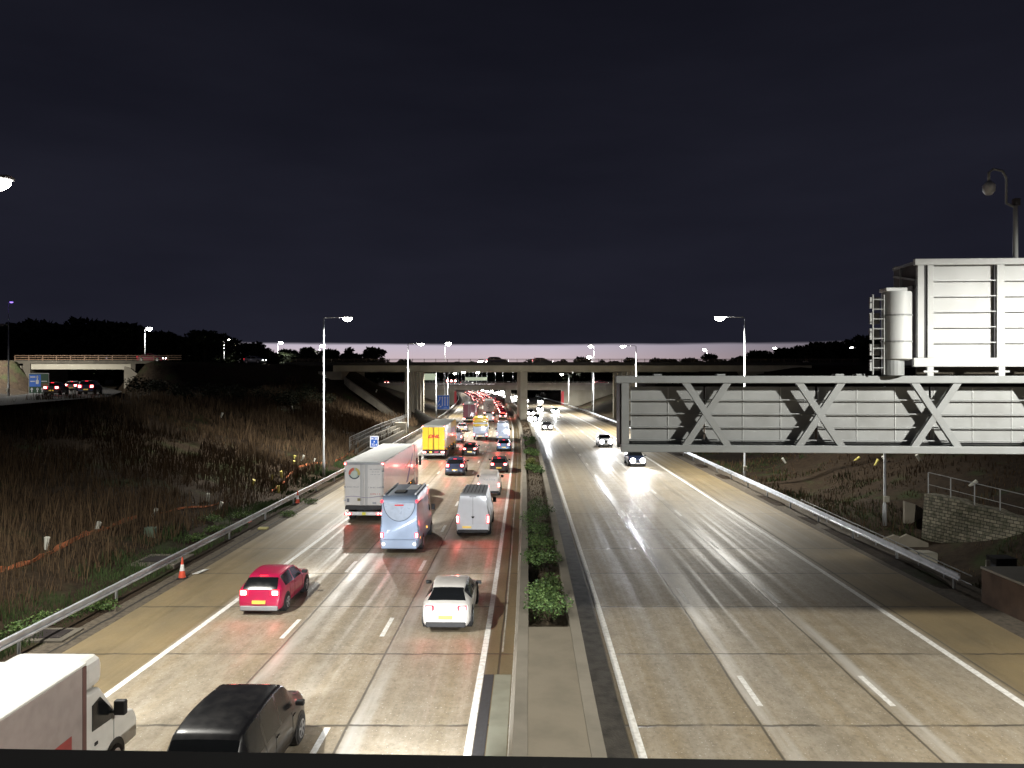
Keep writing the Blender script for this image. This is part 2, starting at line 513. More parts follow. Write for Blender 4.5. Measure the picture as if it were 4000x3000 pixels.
barrier_wall(1.5, 1.15, -1, 'concrete_barrier', 'concrete step barrier on the queue side of the central planter')
barrier_wall(2.95, 3.3, 1, 'concrete_barrier', 'concrete step barrier of the central planter on the clear carriageway side')
ys = list(np.arange(-20, PL_Y0 + .1, 1.54))
mb = MB()
for y in ys:
    mb.v += [(R(y) + 1.503, y, .12), (R(y) + 1.503, y, .79), (R(y) + 2.947, y, .79), (R(y) + 2.947, y, .12)]
for j in range(len(ys) - 1):
    for k in range(4):
        a = 4 * j + k; b = 4 * j + (k + 1) % 4; mb.f.append((a, b, b + 4, a + 4))
mb.f.append((0, 1, 2, 3)); k = 4 * (len(ys) - 1); mb.f.append((k + 3, k + 2, k + 1, k))
M_infill = paint('infill_slab', (.235, .205, .155), .6, dirt=.5, dirt_scale=.9, dirt_col=(.13, .115, .085), bump=.2)
o = mb.build('median_infill', M_infill); fix_normals(o); tag(o, kind='structure')
M_soil = paint('planter_soil', (.11, .082, .05), .95, dirt=.8, dirt_scale=3, dirt_col=(.02, .016, .01), bump=1)
ys = list(np.arange(PL_Y0, 560, 1.0)); mb = MB()
for y in ys:
    zz = float(np.interp(y, [26, 30, 45, 60, 560], [.15, .3, .45, .62, .68]))
    for k in range(4):
        mb.v.append((R(y) + 1.502 + 1.446 * k / 3, y, zz + .025 * random.uniform(-1, 1)))
for j in range(len(ys) - 1):
    for k in range(3):
        a = 4 * j + k; mb.f.append((a, a + 1, a + 5, a + 4))
tag(mb.build('soil', M_soil, smooth=True), kind='structure')

def leaf_mat(name, c1, c2, rough=.6):
    m = bpy.data.materials.new(name); N, L = nodes_of(m); b = N['Principled BSDF']
    g = N.new('ShaderNodeNewGeometry'); cr = N.new('ShaderNodeValToRGB')
    cr.color_ramp.elements[0].color = (*c1, 1); cr.color_ramp.elements[1].color = (*c2, 1)
    L.new(g.outputs['Random Per Island'], cr.inputs[0]); L.new(cr.outputs[0], b.inputs['Base Color'])
    b.inputs['Roughness'].default_value = rough
    b.inputs['Specular IOR Level'].default_value = .25
    return m
M_leaf = leaf_mat('shrub_leaf', (.025, .055, .016), (.13, .20, .06))
M_leaf2 = leaf_mat('shrub_leaf_yellow', (.06, .075, .02), (.13, .14, .04))
M_twig = paint('twig', (.05, .035, .02), .9)

def leaf_cloud(blobs, n, size, flat=.5):
    """numpy cloud of leaf quads spread through ellipsoid blobs"""
    mb = MB(); tot = sum(b[3] * b[4] * b[5] for b in blobs)
    for (cx, cy, cz, rx, ry, rz) in blobs:
        k = max(8, int(n * rx * ry * rz / tot))
        d = rng.normal(size=(k, 3)); d /= np.linalg.norm(d, axis=1)[:, None]
        rr = rng.random(k) ** .45
        p = d * rr[:, None] * np.array([rx, ry, rz]) + np.array([cx, cy, cz])
        a = rng.normal(size=(k, 3)); a[:, 2] *= flat; a /= np.linalg.norm(a, axis=1)[:, None]
        t = rng.normal(size=(k, 3)); b_ = np.cross(a, t); b_ /= np.linalg.norm(b_, axis=1)[:, None]
        s = size * (.6 + .8 * rng.random(k))[:, None]
        a = a * s; b_ = b_ * s * .55
        q = np.stack([p - a, p - b_, p + a, p + b_], 1).reshape(-1, 3)
        base = len(mb.v); mb.v += [tuple(r) for r in q.tolist()]
        mb.f += [(base + 4 * i, base + 4 * i + 1, base + 4 * i + 2, base + 4 * i + 3) for i in range(k)]
    return mb

def shrub(cx_off, y, w, l, h, n, label, mat=M_leaf, size=.07):
    x = R(y) + cx_off
    zz = float(np.interp(y, [26, 30, 45, 60, 560], [.15, .3, .45, .62, .68])) - .02
    r = empty('shrub', (x, y, zz)); tag(r, label, 'shrub', 'shrubs growing in the central planter')
    blobs = []
    for k in range(7):
        blobs.append((random.uniform(-w, w) * .34, random.uniform(-l, l) * .42, h * random.uniform(.4, .85), w * random.uniform(.24, .44), l * random.uniform(.18, .32), h * random.uniform(.25, .45)))
    leaf_cloud(blobs, int(n * 1.9), size * .72).build('foliage', mat, r)
    mb = MB()
    for b in blobs:
        mb.tube([(0, 0, -.1), (b[0] * .7, b[1] * .8, b[2] * .6), (b[0], b[1], b[2])], [.018, .012, .006], 5)
    mb.build('stem', M_twig, r)
SH = [(2.3, 28.6, 1.7, 3.4, 1.35, 1500, 'biggest bushy green shrub at the near end of the central planter'),
      (2.2, 32.0, 1.2, 2.4, .6, 350, 'low sparse shrub behind the biggest shrub of the planter'),
      (2.2, 35.8, 1.6, 3.6, 1.0, 1100, 'leafy green shrub in the planter beside the silver van shadow'),
      (2.15, 39.6, 1.4, 3.0, .8, 650, 'spreading dark green shrub third back in the planter'),
      (2.2, 44.0, 1.7, 4.6, .95, 1100, 'long low green shrub in the middle of the planter'),
      (2.2, 49.5, 1.5, 4.0, .85, 800, 'pale green shrub just before the bare soil stretch of the planter'),
      (2.2, 70.0, 1.5, 4.0, .7, 700, 'bright green shrub just after the bare soil stretch'),
      (2.2, 76.0, 1.5, 6.0, .6, 600, 'yellowish shrub patch halfway to the bridge pier'),
      (2.2, 86.0, 1.5, 9.0, .6, 700, 'long green shrub patch near the far bend of the planter'),
      (2.2, 101.0, 1.5, 13.0, .6, 600, 'farthest green shrub patch before the central bridge pier')]
for i, s in enumerate(SH):
    shrub(*s, mat=M_leaf2 if i in (7,) else M_leaf, size=.07 if s[1] < 60 else .13)

# ------------------------------------------------------------------ guardrails
def guardrail(off, y0, y1, step, label, lefty, mat=M_galv, ph=0):
    r = empty('guardrail', (R(y0) + off, y0, 0)); tag(r, label, 'guardrail')
    lx, ly = R(y0) + off, y0
    prof = [(-.04, .52), (-.04, .76), (.05, .82), (.05, .73), (.0, .70), (.0, .60), (.05, .57), (.05, .48)]
    sgn = 1 if lefty else -1
    prof = [(-.05, .50), (-.05, .80), (.06, .80), (.06, .74), (-.01, .70), (-.01, .60), (.06, .56), (.06, .50)]
    yl = list(np.arange(y0, min(y1, 160), 2.0)) + list(np.arange(max(y0, 160), y1, 6.0)) if y1 > 160 else list(np.arange(y0, y1 + .01, 2.0))
    mb = MB(); n = len(prof)
    for y in yl:
        for (a, z) in prof: mb.v.append((R(y) + off + sgn * a - lx, float(y) - ly, z))
    for j in range(len(yl) - 1):
        for k in range(n):
            a = j * n + k; b = j * n + (k + 1) % n
            mb.f.append((a, b, b + n, a + n))
    mb.f.append(tuple(range(n))); mb.f.append(tuple(reversed(range((len(yl) - 1) * n, len(yl) * n))))
    o = mb.build('beam', mat, r); fix_normals(o)
    proto = None
    y = y0 + .6 + ph; cnt = 0
    while y < y1 and cnt < 60:
        if proto is None:
            mp = MB(); mp.box(-.05, .05, -.035, .035, -.25, .72, .01)
            proto = mp.build('post', M_galv2, r); p = proto
        else:
            p = proto.copy(); COL.objects.link(p); link_child(p, r)
        p.location = (R(y) + off - sgn * .11 - lx, y - ly, 0)
        y += step if y < 130 else step * 2
        cnt += 1
guardrail(-15.7, 6, 420, 6.1, 'long galvanised guardrail along the grass bank beside the queue', True, ph=.9)
guardrail(20.35, 33.2, 420, 5.2, 'galvanised guardrail along the right verge ending at a concrete barrier', False)

# right: concrete barrier in the foreground
def right_barrier():
    r = empty('concrete_barrier', (19.65, 9.2, 0)); tag(r, 'thick brown concrete barrier where the right guardrail ends', 'barrier')
    mb = MB(); mb.box(0, 2.6, 0, 22.6, -.3, 1.38, .05)
    M = paint('brown_concrete', (.16, .10, .065), .8, dirt=.8, dirt_scale=1.2, dirt_col=(.06, .04, .03), bump=.5)  # brown base with darker noise blotches
    mb.build('wall', M, r)
    mb = MB(); mb.box(-.03, 2.66, -.03, 22.63, 1.383, 1.48, .03); mb.build('coping', M_conc_lt, r)
right_barrier()

# right: pedestrian handrail behind the guardrail
def handrail(pts, label, hgt, n_rails, spacing, name='handrail', panel=False):
    p0 = Vector(pts[0]); r = empty(name, p0); tag(r, label, 'railing')
    P = [Vector(p) - p0 for p in pts]
    for k in range(n_rails):
        dz = hgt * (1 - k / max(1, n_rails - .4))
        mb = MB(); mb.tube([tuple(p + Vector((0, 0, dz))) for p in P], .03 if k == 0 else .022, 6); mb.build('rail', M_galv2, r)
    L = [(P[i + 1] - P[i]).length for i in range(len(P) - 1)]; tot = sum(L); d = 0; cnt = 0
    while d <= tot + 1e-3 and cnt < 90:
        t = d
        for i, l in enumerate(L):
            if t <= l + 1e-4 or i == len(L) - 1: break
            t -= l
        q = P[i].lerp(P[i + 1], min(1, t / L[i]))
        mb = MB(); mb.box(q.x - .025, q.x + .025, q.y - .025, q.y + .025, q.z - .35, q.z + hgt, 0); mb.build('post', M_galv2, r)
        d += spacing; cnt += 1
handrail([(R(54) + 21.0, 54, -.3), (R(34) + 21.0, 33.4, -.35)], 'low dark handrail running behind the right guardrail', 1.0, 3, 2.3)

# right: stone-block retaining wall with a railing on top
def block_wall():
    A = Vector((26.6, 49.5, 0)); B = Vector((30.5, 37.0, 0))
    zA, zB = 1.9, .95
    r = empty('retaining_wall', A); tag(r, 'rough stone-block retaining wall on the right bank', 'wall')
    m = bpy.data.materials.new('stone_blocks'); N, L = nodes_of(m); b = N['Principled BSDF']
    tc = N.new('ShaderNodeTexCoord'); br = N.new('ShaderNodeTexBrick')
    mp = N.new('ShaderNodeMapping'); L.new(tc.outputs['UV'], mp.inputs[0]); L.new(mp.outputs[0], br.inputs[0])
    br.inputs['Scale'].default_value = 1.0; br.inputs['Brick Width'].default_value = .42; br.inputs['Row Height'].default_value = .2
    br.inputs['Mortar Size'].default_value = .022; br.inputs['Mortar Smooth'].default_value = .5
    br.inputs['Color1'].default_value = (.34, .31, .23, 1); br.inputs['Color2'].default_value = (.16, .15, .11, 1); br.inputs['Mortar'].default_value = (.008, .008, .006, 1)
    no = N.new('ShaderNodeTexNoise'); no.inputs['Scale'].default_value = 2.5; no.inputs['Detail'].default_value = 6; L.new(tc.outputs['UV'], no.inputs[0])
    mx = N.new('ShaderNodeMix'); mx.data_type = 'RGBA'; mx.inputs[7].default_value = (.035, .045, .02, 1)
    mr = N.new('ShaderNodeMapRange'); mr.inputs[1].default_value = .45; mr.inputs[2].default_value = .65; mr.inputs[4].default_value = .7
    L.new(no.outputs[0], mr.inputs[0]); L.new(mr.outputs[0], mx.inputs[0]); L.new(br.outputs[0], mx.inputs[6]); L.new(mx.outputs[2], b.inputs['Base Color'])
    bp = N.new('ShaderNodeBump'); bp.inputs['Strength'].default_value = 1; bp.inputs['Distance'].default_value = .06; bp.invert = True
    L.new(br.outputs['Fac'], bp.inputs['Height']); L.new(bp.outputs[0], b.inputs['Normal']); b.inputs['Roughness'].default_value = .9
    d = (B - A); n = Vector((d.y, -d.x, 0)).normalized()  # facing away from bank
    if n.x > 0: n = -n
    mb = MB(); uv = []
    K = 16
    for i in range(K + 1):
        t = i / K; p = A + d * t; zt = zA + (zB - zA) * t; zt = round(zt / .2) * .2
        for (zz, back) in ((-2.4, -.0), (zt, .35)):
            q = p - A - n * back * 1.0
            mb.v.append((q.x, q.y, zz)); uv.append((d.length * t, zz))
        q = p - A - n * 1.2
        mb.v.append((q.x, q.y, zt)); uv.append((d.length * t, zt + .9))
    for i in range(K):
        a = 3 * i
        mb.f += [(a, a + 3, a + 4, a + 1), (a + 1, a + 4, a + 5, a + 2)]
    mb.build('stone_face', m, r, uv=uv)
    return A, B, zA, zB, n
A, B, zA, zB, nn = block_wall()
pts = []
for t in (0, .33, .66, 1.0):
    p = A.lerp(B, t) - nn * .7; pts.append((p.x, p.y, zA + (zB - zA) * t + .02))
handrail(pts, 'galvanised railing on top of the stone-block retaining wall', 1.25, 2, 1.72)

# ------------------------------------------------------------------ street lamps
M_pole = paint('lamp_column_steel', (.50, .52, .54), .38, .55, dirt=.2)
M_housing = paint('lamp_housing', (.22, .22, .23), .5)
def lamp_proto(h, arm, side, size=1.0, spot=0.0, dim=False, box_at=None, name='street_lamp', cone=160):
    """column at the origin, arm reaching towards side (+1/-1 in x)"""
    r = empty(name)
    mb = MB(); mb.tube([(0, 0, -.6), (0, 0, 1.6), (0, 0, 1.65), (0, 0, h)], [.13, .13, .095, .06], 10); mb.build('column', M_pole, r, smooth=True)
    mb = MB(); mb.tube([(0, 0, h - .05), (0, 0, h + .05), (side * .15, 0, h + .12), (side * (arm - .3), 0, h + .16)], [.05, .05, .045, .035], 8); mb.build('arm', M_pole, r, smooth=True)
    mb = MB(); x = side * arm
    mb.box(x - .5 * size, x + .5 * size, -.19 * size, .19 * size, h + .12, h + .12 + .13 * size, .05); mb.build('lamp_head', M_housing, r)
    lens = MB(); nr, ns = 7, 16; zc = h + .117 - .05 * size  # lens bulges oversize, its shape standing in for the lamp's glow
    for a in range(nr + 1):
        t = -PI / 2 + PI * a / nr
        for b in range(ns):
            lens.v.append((x + .47 * size * math.cos(t) * math.cos(2 * PI * b / ns), .24 * size * math.cos(t) * math.sin(2 * PI * b / ns), zc + .27 * size * (math.sin(t) if t < 0 else math.sin(t) * .25)))
    for a in range(nr):
        for b in range(ns): lens.f.append((a * ns + b, a * ns + (b + 1) % ns, (a + 1) * ns + (b + 1) % ns, (a + 1) * ns + b))
    lens.build('lens', M_head if dim else M_lamp, KIDS[r.name][-1], smooth=True)
    if spot:
        ld = bpy.data.lights.new('lamp_light', 'SPOT'); ld.energy = spot; ld.spot_size = math.radians(cone); ld.spot_blend = .3 if cone > 160 else .7
        ld.shadow_soft_size = .3 if cone > 172 else .18; ld.color = (1, .965, .88)
        lo = bpy.data.objects.new('lamp_light', ld); COL.objects.link(lo); lo.location = (x, 0, h - .42)
        link_child(lo, r)
    if box_at:
        mb = MB(); mb.box(-.16, .16, -.3, -.1, box_at, box_at + .42, .02); mb.build('control_box', M_conc_lt, r)
    return r
LP = 17000
def lamp_at(y, side, label, group, spot=LP, box=None, H=14.9, cone=160, arm=2.25):
    off = -17.6 if side > 0 else 21.2
    x = R(y) + off
    r = lamp_proto(H, arm, side, 1.0, spot, box_at=box, cone=cone)
    r.location = (x, y, 0 if side > 0 else -.2)
    tag(r, label, 'street lamp', group)
gl, gr_ = 'tall street lamps along the left verge', 'tall street lamps along the right verge'
lamp_at(-30, 1, 'left verge street lamp behind the footbridge', gl)
lamp_at(22.8, 1, 'street lamp cut off by the left edge of the view', gl, 13500, H=15.2, arm=3.1)
lamp_at(71.7, 1, 'tall street lamp on the left bank beside the white lorry', gl, 23000)
lamp_at(127, 1, 'tall street lamp standing at the end of the stepped left wall', gl, 38000)
lamp_at(182, 1, 'street lamp on the left verge seen through the first bridge', gl, H=11.6)
lamp_at(236, 1, 'street lamp on the left verge just before the far bridge', gl, H=10.5)
lamp_at(10, -1, 'street lamp beside the sign gantry, right of the footbridge', gr_, 16500, cone=174)
lamp_at(68.5, -1, 'tall street lamp rising behind the sign gantry', gr_, 16500, box=1.2)
lamp_at(131, -1, 'street lamp right of the central pier, in front of the bridge', gr_, 36000)
lamp_at(190, -1, 'street lamp on the right verge seen under the first bridge', gr_, H=11.6)
lamp_at(246, -1, 'street lamp on the right verge close to the far bridge', gr_, H=10.5)

def px(x, y, Y):
    """pixel of the photograph (2212 wide) and distance -> point"""
    return ((x - 1106) * Y / 1640, Y, 9.4 + (815 - y) * Y / 1640)

# lamps of the roundabout and the town beyond: small prototypes copied
small = lamp_proto(8.0, 1.0, 1, 1.35, 3500, cone=165)
small2 = lamp_proto(8.0, 1.0, -1, 1.35, 3500, cone=165)
first = {1: True, -1: True}
def small_lamp(x, ytop, label, group, side=1, H=8.0, zt=20.4, sc=1.0, Y=None):
    Y = Y or (zt - 9.4) * 1640 / (815 - ytop)
    X = (x - 1106) * Y / 1640
    zt = 9.4 + (815 - ytop) * Y / 1640
    src = small if side > 0 else small2
    o = src if first[side] else copy_tree(src)
    first[side] = False
    o.location = (X, Y, zt - H); o.scale = (sc, sc, 1); tag(o, label, 'street lamp', group)
    gz = ground_z(X, Y)
    base = zt - H
    if True:
        # extend the column down to the ground
        k = (zt - gz) / 8.0
        o.scale = (sc, sc, k); o.location = (X, Y, zt - H * k)
g = 'street lamps around the raised roundabout'
small_lamp(313, 710, 'lit street lamp above the left underbridge', g, 1)
small_lamp(484, 733, 'lit street lamp left of the passing white-nosed car', g, 1)
small_lamp(600, 740, 'lit street lamp right of the car on the raised road', g, 1)
small_lamp(690, 747, 'small lamp just left of the tall column beside the lorry', g, 1)
small_lamp(748, 770, 'tiny lamp low on the raised road by the dark trees', g, 1, zt=16.4)
small_lamp(961, 742, 'lamp on the bridge skyline in the bright band of sky', g, 1, sc=1.2)
small_lamp(1283, 748, 'upper lamp of a close pair on the skyline right of the pier', g, -1, sc=1.2)
small_lamp(1279, 771, 'lower lamp of a close pair on the skyline right of the pier', g, -1, zt=16)
small_lamp(1527, 755, 'skyline lamp left of the tall right-hand column', g, -1)
small_lamp(1679, 752, 'skyline lamp right of the tall right-hand column', g, -1)
small_lamp(1845, 751, 'skyline lamp beside the gantry cylinder', g, -1)
g2 = 'distant lamps seen under the first bridge'
small = lamp_proto(8.0, .6, 1, 2.4, 0); small2 = lamp_proto(8.0, .6, -1, 2.4, 0); first = {1: True, -1: True}
FARL = [(915, 802, 380), (935, 801, 400), (948, 803, 420), (958, 801, 380), (968, 802, 410), (985, 801, 380), (990, 812, 450), (997, 813, 470), (1005, 813, 480), (1013, 803, 420), (1022, 800, 400),
        (1034, 799, 390), (1041, 797, 420), (1052, 798, 420), (1052, 808, 460), (1030, 815, 430), (1070, 812, 420), (1087, 812, 420), (1108, 812, 420), (1149, 816, 420), (1172, 814, 420), (1203, 810, 400), (1238, 806, 360), (865, 804, 360), (817, 806, 340)]
for i, (x, y, Y) in enumerate(FARL):
    small_lamp(x, y, 'distant lamp under the bridge, number %s from the left in the row of town lights' % ['one', 'two', 'three', 'four', 'five', 'six', 'seven', 'eight', 'nine', 'ten', 'eleven', 'twelve', 'thirteen', 'fourteen', 'fifteen', 'sixteen', 'seventeen', 'eighteen', 'nineteen', 'twenty', 'twenty-one', 'twenty-two', 'twenty-three', 'twenty-four', 'twenty-five'][sorted(FARL).index((x, y, Y))],
               g2, 1 if i % 2 else -1, H=5.5, Y=Y, sc=1.0)
r = lamp_proto(11.0, 2.0, 1, 1.0, 15000, cone=170); r.location = (-81, 114, 7.0); tag(r, 'street lamp beside the slip road, outside the left edge of the view', 'street lamp')
r = lamp_proto(11.0, 2.0, 1, 1.0, 9000, cone=165); r.location = (-72, 70, 7.0); tag(r, 'unseen lamp added to light the route sign, far outside the left edge of the view', 'street lamp')  # unseen lamp, added only to light the route sign
# unlit column and a faint violet lamp on the far left
r = lamp_proto(8.9, .9, -1, .7, 0, box_at=.6, name='street_lamp'); r.location = (-63.0, 95, 7.0); tag(r, 'unlit grey street lamp with a white box on the far left', 'street lamp')
for c in KIDS[[k for k in KIDS if k == r.name][0]]:
    for d in KIDS.get(c.name, ()): d.data.materials[0] = M_housing
r = lamp_proto(17.0, .6, 1, .8, 0); r.location = (-99.5, 150, 7.2); tag(r, 'tall thin lamp with a faint violet light on the far left', 'street lamp')
for c in KIDS[r.name]:
    for d in KIDS.get(c.name, ()): d.data.materials[0] = emit('violet_lamp', (.35, .2, 1), 1.6)

# lone mast behind the gantry truss (right verge) with control box
r = empty('sign_post', (R(52) + 26.0, 52.0, ground_z(R(52) + 26.0, 52) )); tag(r, 'slim grey column with a white box, under the gantry', 'post')
MB().tube([(0, 0, -.4), (0, 0, 1.4), (0, 0, 1.45), (0, 0, 9.5)], [.13, .13, .09, .07], 10).build('column', M_pole, r, smooth=True)
MB().box(-.17, .17, -.32, -.1, 1.6, 2.0, .02).build('control_box', M_conc_lt, r)

# ------------------------------------------------------------------ gantry
M_gan = paint('gantry_grey', (.20, .212, .215), .5, .1, dirt=.3, dirt_scale=2.0, dirt_col=(.14, .14, .13))
M_gan_pan = paint('gantry_panel', (.23, .24, .24), .55, .1, dirt=.45, dirt_scale=1.3, dirt_col=(.12, .12, .115))
M_gan_lt = paint('sign_cabinet_white', (.38, .395, .395), .45, 0, dirt=.4, dirt_scale=1.4, dirt_col=(.33, .34, .33))
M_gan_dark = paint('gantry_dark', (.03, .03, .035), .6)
def gantry():
    ang = -math.atan(.06)
    r = empty('sign_gantry', (2.98, 20.8, 0), ang); tag(r, 'grey steel lattice sign gantry reaching over the clear carriageway', 'gantry')
    z0, z1 = 7.36, 9.44; Lg = 19.5; dep = 1.35
    def part(mb, name, mat, par=r, sm=False):
        return mb.build(name, mat, par, smooth=sm)
    for nm, y0 in (('front_truss', 0.0), ('rear_truss', dep)):
        mb = MB()
        mb.box(-.14 if y0 == 0 else 0, Lg, y0 - .09, y0 + .09, z1 - .2, z1, .02)
        mb.box(0, Lg, y0 - .09, y0 + .09, z0, z0 + .2, .02)
        mb.box(.02, .22, y0 - .085, y0 + .085, z0 + .2, z1 - .2, 0)
        part(mb, nm, M_gan)
    # X braces, one thing-part each
    xs0 = 5.25 * .01 + 2.38; k = 0
    cx = 2.32
    while cx < Lg - 1:
        mb = MB(); hw = .55
        za, zb = z0 + .2, z1 - .2
        for s in (-1, 1):
            dx = hw * s; t = .105
            a = (cx - dx, za); b = (cx + dx, zb)
            mb.prism([(a[0] - t, a[1]), (a[0] + t, a[1]), (b[0] + t, b[1]), (b[0] - t, b[1])], -.06 + .004 * s, .06 + .004 * s, 'y')
        o = mb.build('cross_brace', M_gan, r); fix_normals(o)
        cx += 3.02; k += 1
    # cladding on the walkway's far side with stepped ends
    x = .35
    cx = 2.32; prev = .3
    cells = []
    while prev < Lg - .2:
        cells.append((prev, min(cx + .0, Lg))); prev = cx + .02; cx += 3.02
    for (a, b) in cells:
        pan = MB(); pan.box(a + .02, b - .02, .33, .37, z0 + .22, z1 - .30); pan.build('cladding_panel', M_gan_pan, r)
    seam = MB()
    q = .3
    while q < Lg:
        seam.box(q, q + .02, .315, .328, z0 + .25, z1 - .32); q += 1.02
    seam.build('panel_seam', M_gan_lt, r)
    # handrails inside
    for z in (z0 + .32, z0 + .68, z0 + 1.04, z0 + 1.42):
        mb = MB(); mb.tube([(.2, .22, z), (Lg, .22, z)], .02, 6); mb.build('handrail', M_gan, r)
    # floor, roof plates, end plate
    MB().box(.1, Lg, .1, dep - .1, z0 + .04, z0 + .1).build('walkway', M_gan_dark, r)
    mb = MB(); mb.box(-.02, .06, .1, dep - .1, z0 + .2, z1 - .22); mb.build('end_plate', M_gan_dark, r)
    mb = MB()
    for q in (1.1, 4.1, 7.1, 10.1, 13.2): mb.bar((q, 0.1, z1 - .12), (q + 1.4, dep - .1, z1 - .12), .08, .08)
    mb.build('roof_brace', M_gan, r)
    mb = MB()
    for q in (.9, 2.6, 5.75, 6.3): mb.box(q, q + .22, .0, .3, z1 + .003, z1 + .05)
    mb.build('cable_gland', M_gan, r)
    # supporting leg on the right verge, out of view
    mb = MB(); mb.box(17.4, 18.3, -.1, dep + .1, 0, z0, .05); mb.build('leg', M_gan, r)
    return r
gantry()

def sign_cabinet():
    r = empty('message_sign', (10.85, 20.35, 9.44), -math.atan(.06)); tag(r, 'big white electronic message sign seen from behind on top of the gantry', 'sign')
    W, H0, H1, D = 7.0, .24, 3.13, 1.35
    fr = MB()
    fr.box(-.07, W, -.05, .07, H1 - .17, H1, .015)
    fr.box(-.1, W, -.05, .07, H0, H0 + .24, .015)
    fr.box(0, .17, -.05, .07, H0 + .24, H1 - .17, .01)
    fr.box(.26, .42, -.045, .06, H0 + .24, H1 - .17, .01)
    q = 2.27; widths = [1.18] * 5
    ribs = [2.05, 3.28, 4.5, 5.72]
    for q in ribs: fr.box(q, q + .2, -.045, .06, H0 + .24, H1 - .17, .01)
    fr.build('frame', M_gan_lt, r)
    MB().box(.42, W, .09, .12, H0 + .24, H1 - .17).build('back_panel', M_gan_lt, r)
    dk = MB()
    for z in np.linspace(H0 + .24, H1 - .17, 7)[1:-1]:
        dk.box(.42, W, -.02, .0, z - .012, z + .012)
    dk.build('shelf_rod', M_grey, r)
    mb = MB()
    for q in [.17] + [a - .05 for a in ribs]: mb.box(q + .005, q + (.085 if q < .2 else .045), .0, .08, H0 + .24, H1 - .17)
    mb.build('shade_strip', M_gan_dark, r)  # dark strips standing in for the shade beside the frame ribs
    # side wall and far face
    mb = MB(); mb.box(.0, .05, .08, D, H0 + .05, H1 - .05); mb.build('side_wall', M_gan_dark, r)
    mb = MB()
    mb.bar((-.03, .07, H1 - .09), (-.03, D, H1 - .09), .05, .07); mb.bar((-.03, .07, H1 - .55), (-.03, D, H1 - .3), .03, .05)
    mb.bar((-.03, .2, H1 - .75), (-.03, D, H1 - .75), .03, .12); mb.bar((-.03, .9, H0 + .3), (-.03, .9, H1 - .1), .04, .04)
    mb.build('side_rail', M_gan, r)
    MB().box(.0, W, D, D + .06, H0, H1, .01).build('display_face', M_black, r)
    for q in (.26, 2.1, 3.33, 4.55, 5.8):
        mb = MB(); mb.box(q, q + .16, -.04, .05, -.02, H0 + .002); mb.box(q - .1, q + .27, -.05, -.042, .09, .14); mb.build('clamp', M_gan_lt, r)
    mb = MB(); mb.box(.45, W, 1.0, 1.05, .02, H0 - .01); mb.build('cable_tray', M_conc_dk, r)
    # drum-shaped cabinet beside it
    c = empty('gantry_cabinet', (10.28, 20.3, 9.45)); tag(c, 'tall pale cylinder cabinet with a caged ladder standing on the gantry', 'cabinet')
    mb = MB(); mb.tube([(0, 0, .40), (0, 0, .44), (0, 0, 2.18), (0, 0, 2.22)], [.30, .37, .37, .36], 24); mb.build('drum', M_gan_lt, c, smooth=False); 
    smooth_by_angle(KIDS[c.name][-1])
    mb = MB(); mb.tube([(-.1, 0, 0.0), (-.1, 0, .44)], .28, 20); mb.build('base_drum', M_gan, c)
    mb = MB(); mb.box(-.38, .2, -.2, .2, 2.223, 2.33, .03); mb.build('cap', M_gan_lt, c)
    mb = MB()
    for z in (.9, 1.6): mb.tube([(0, 0, z - .02), (0, 0, z + .02)], .385, 24)
    mb.build('band', M_gan, c)
    mb = MB()
    for x in (-.80, -.50):
        mb.tube([(x + .12, -.1, 0.02), (x + .12, -.1, 2.15)], .025, 6)
    for k in range(8): mb.tube([(-.68, -.1, .2 + k * .26), (-.38, -.1, .2 + k * .26)], .016, 5)
    for k in range(5): mb.box(-.66, -.40, .1, .16, .12 + k * .42, .42 + k * .42)
    mb.build('ladder', M_gan_pan, c)
    # camera mast
    m = empty('camera_mast', (13.66, 20.6, 12.5)); tag(m, 'slim mast with a hooked security camera above the message sign', 'camera mast')
    MB().tube([(0, 0, 0.0), (0, 0, 1.55)], [.065, .055], 12).build('column', M_gan_lt, m, smooth=True)
    mb = MB(); mb.tube([(.02, 0, 1.5), (-.25, 0, 1.62), (-.25, 0, 2.3), (-.35, 0, 2.5), (-.6, 0, 2.55), (-.72, 0, 2.45), (-.72, 0, 2.2)], .035, 8); mb.build('bracket', M_gan, m, smooth=True)
    mb = MB(); mb.box(-.06, .1, -.08, .08, 1.55, 1.75, .02); mb.build('junction_box', M_gan_dark, m)
    mb = MB(); mb.tube([(-.72, 0, 2.22), (-.72, 0, 2.1), (-.72, 0, 1.95), (-.72, 0, 1.85)], [.06, .16, .15, .08], 14); mb.build('camera', M_grey, m, smooth=True)
sign_cabinet()

# ------------------------------------------------------------------ footbridge parapet in the foreground
r = empty('footbridge', (0, 0, 7.9)); tag(r, 'dark parapet rail of the footbridge along the bottom edge', 'footbridge')
M_par = paint('dark_parapet', (.006, .006, .006), .75, dirt=.2, dirt_col=(.03, .028, .02))
mb = MB(); mb.bar((-3, .60, 1.177), (3, .60, 1.089), .09, .09); mb.build('handrail', M_par, r)
mb = MB()
for i in range(31): mb.box(-6 + .4 * i - .012, -6 + .4 * i + .012, .58, .605, 0, 1.03)
mb.box(-6, 6, .57, .62, .06, .11); mb.build('balusters', M_par, r)
mb = MB(); mb.box(-30, 30, -1.6, .7, -.5, 0.0, .03); mb.build('deck', M_conc_dk, r)
leaf = MB().quad((-.382, .585, 1.1841), (-.368, .582, 1.1841), (-.361, .592, 1.1841), (-.374, .597, 1.1841))
#  (small fallen leaf lying on the rail)
lf = leaf.build('fallen_leaf', paint('leaf_yellow', (.35, .33, .12), .6)); lf.location = (0, 0, 7.9 + .0005); tag(lf, 'tiny yellowish leaf lying on the dark parapet rail', 'leaf')

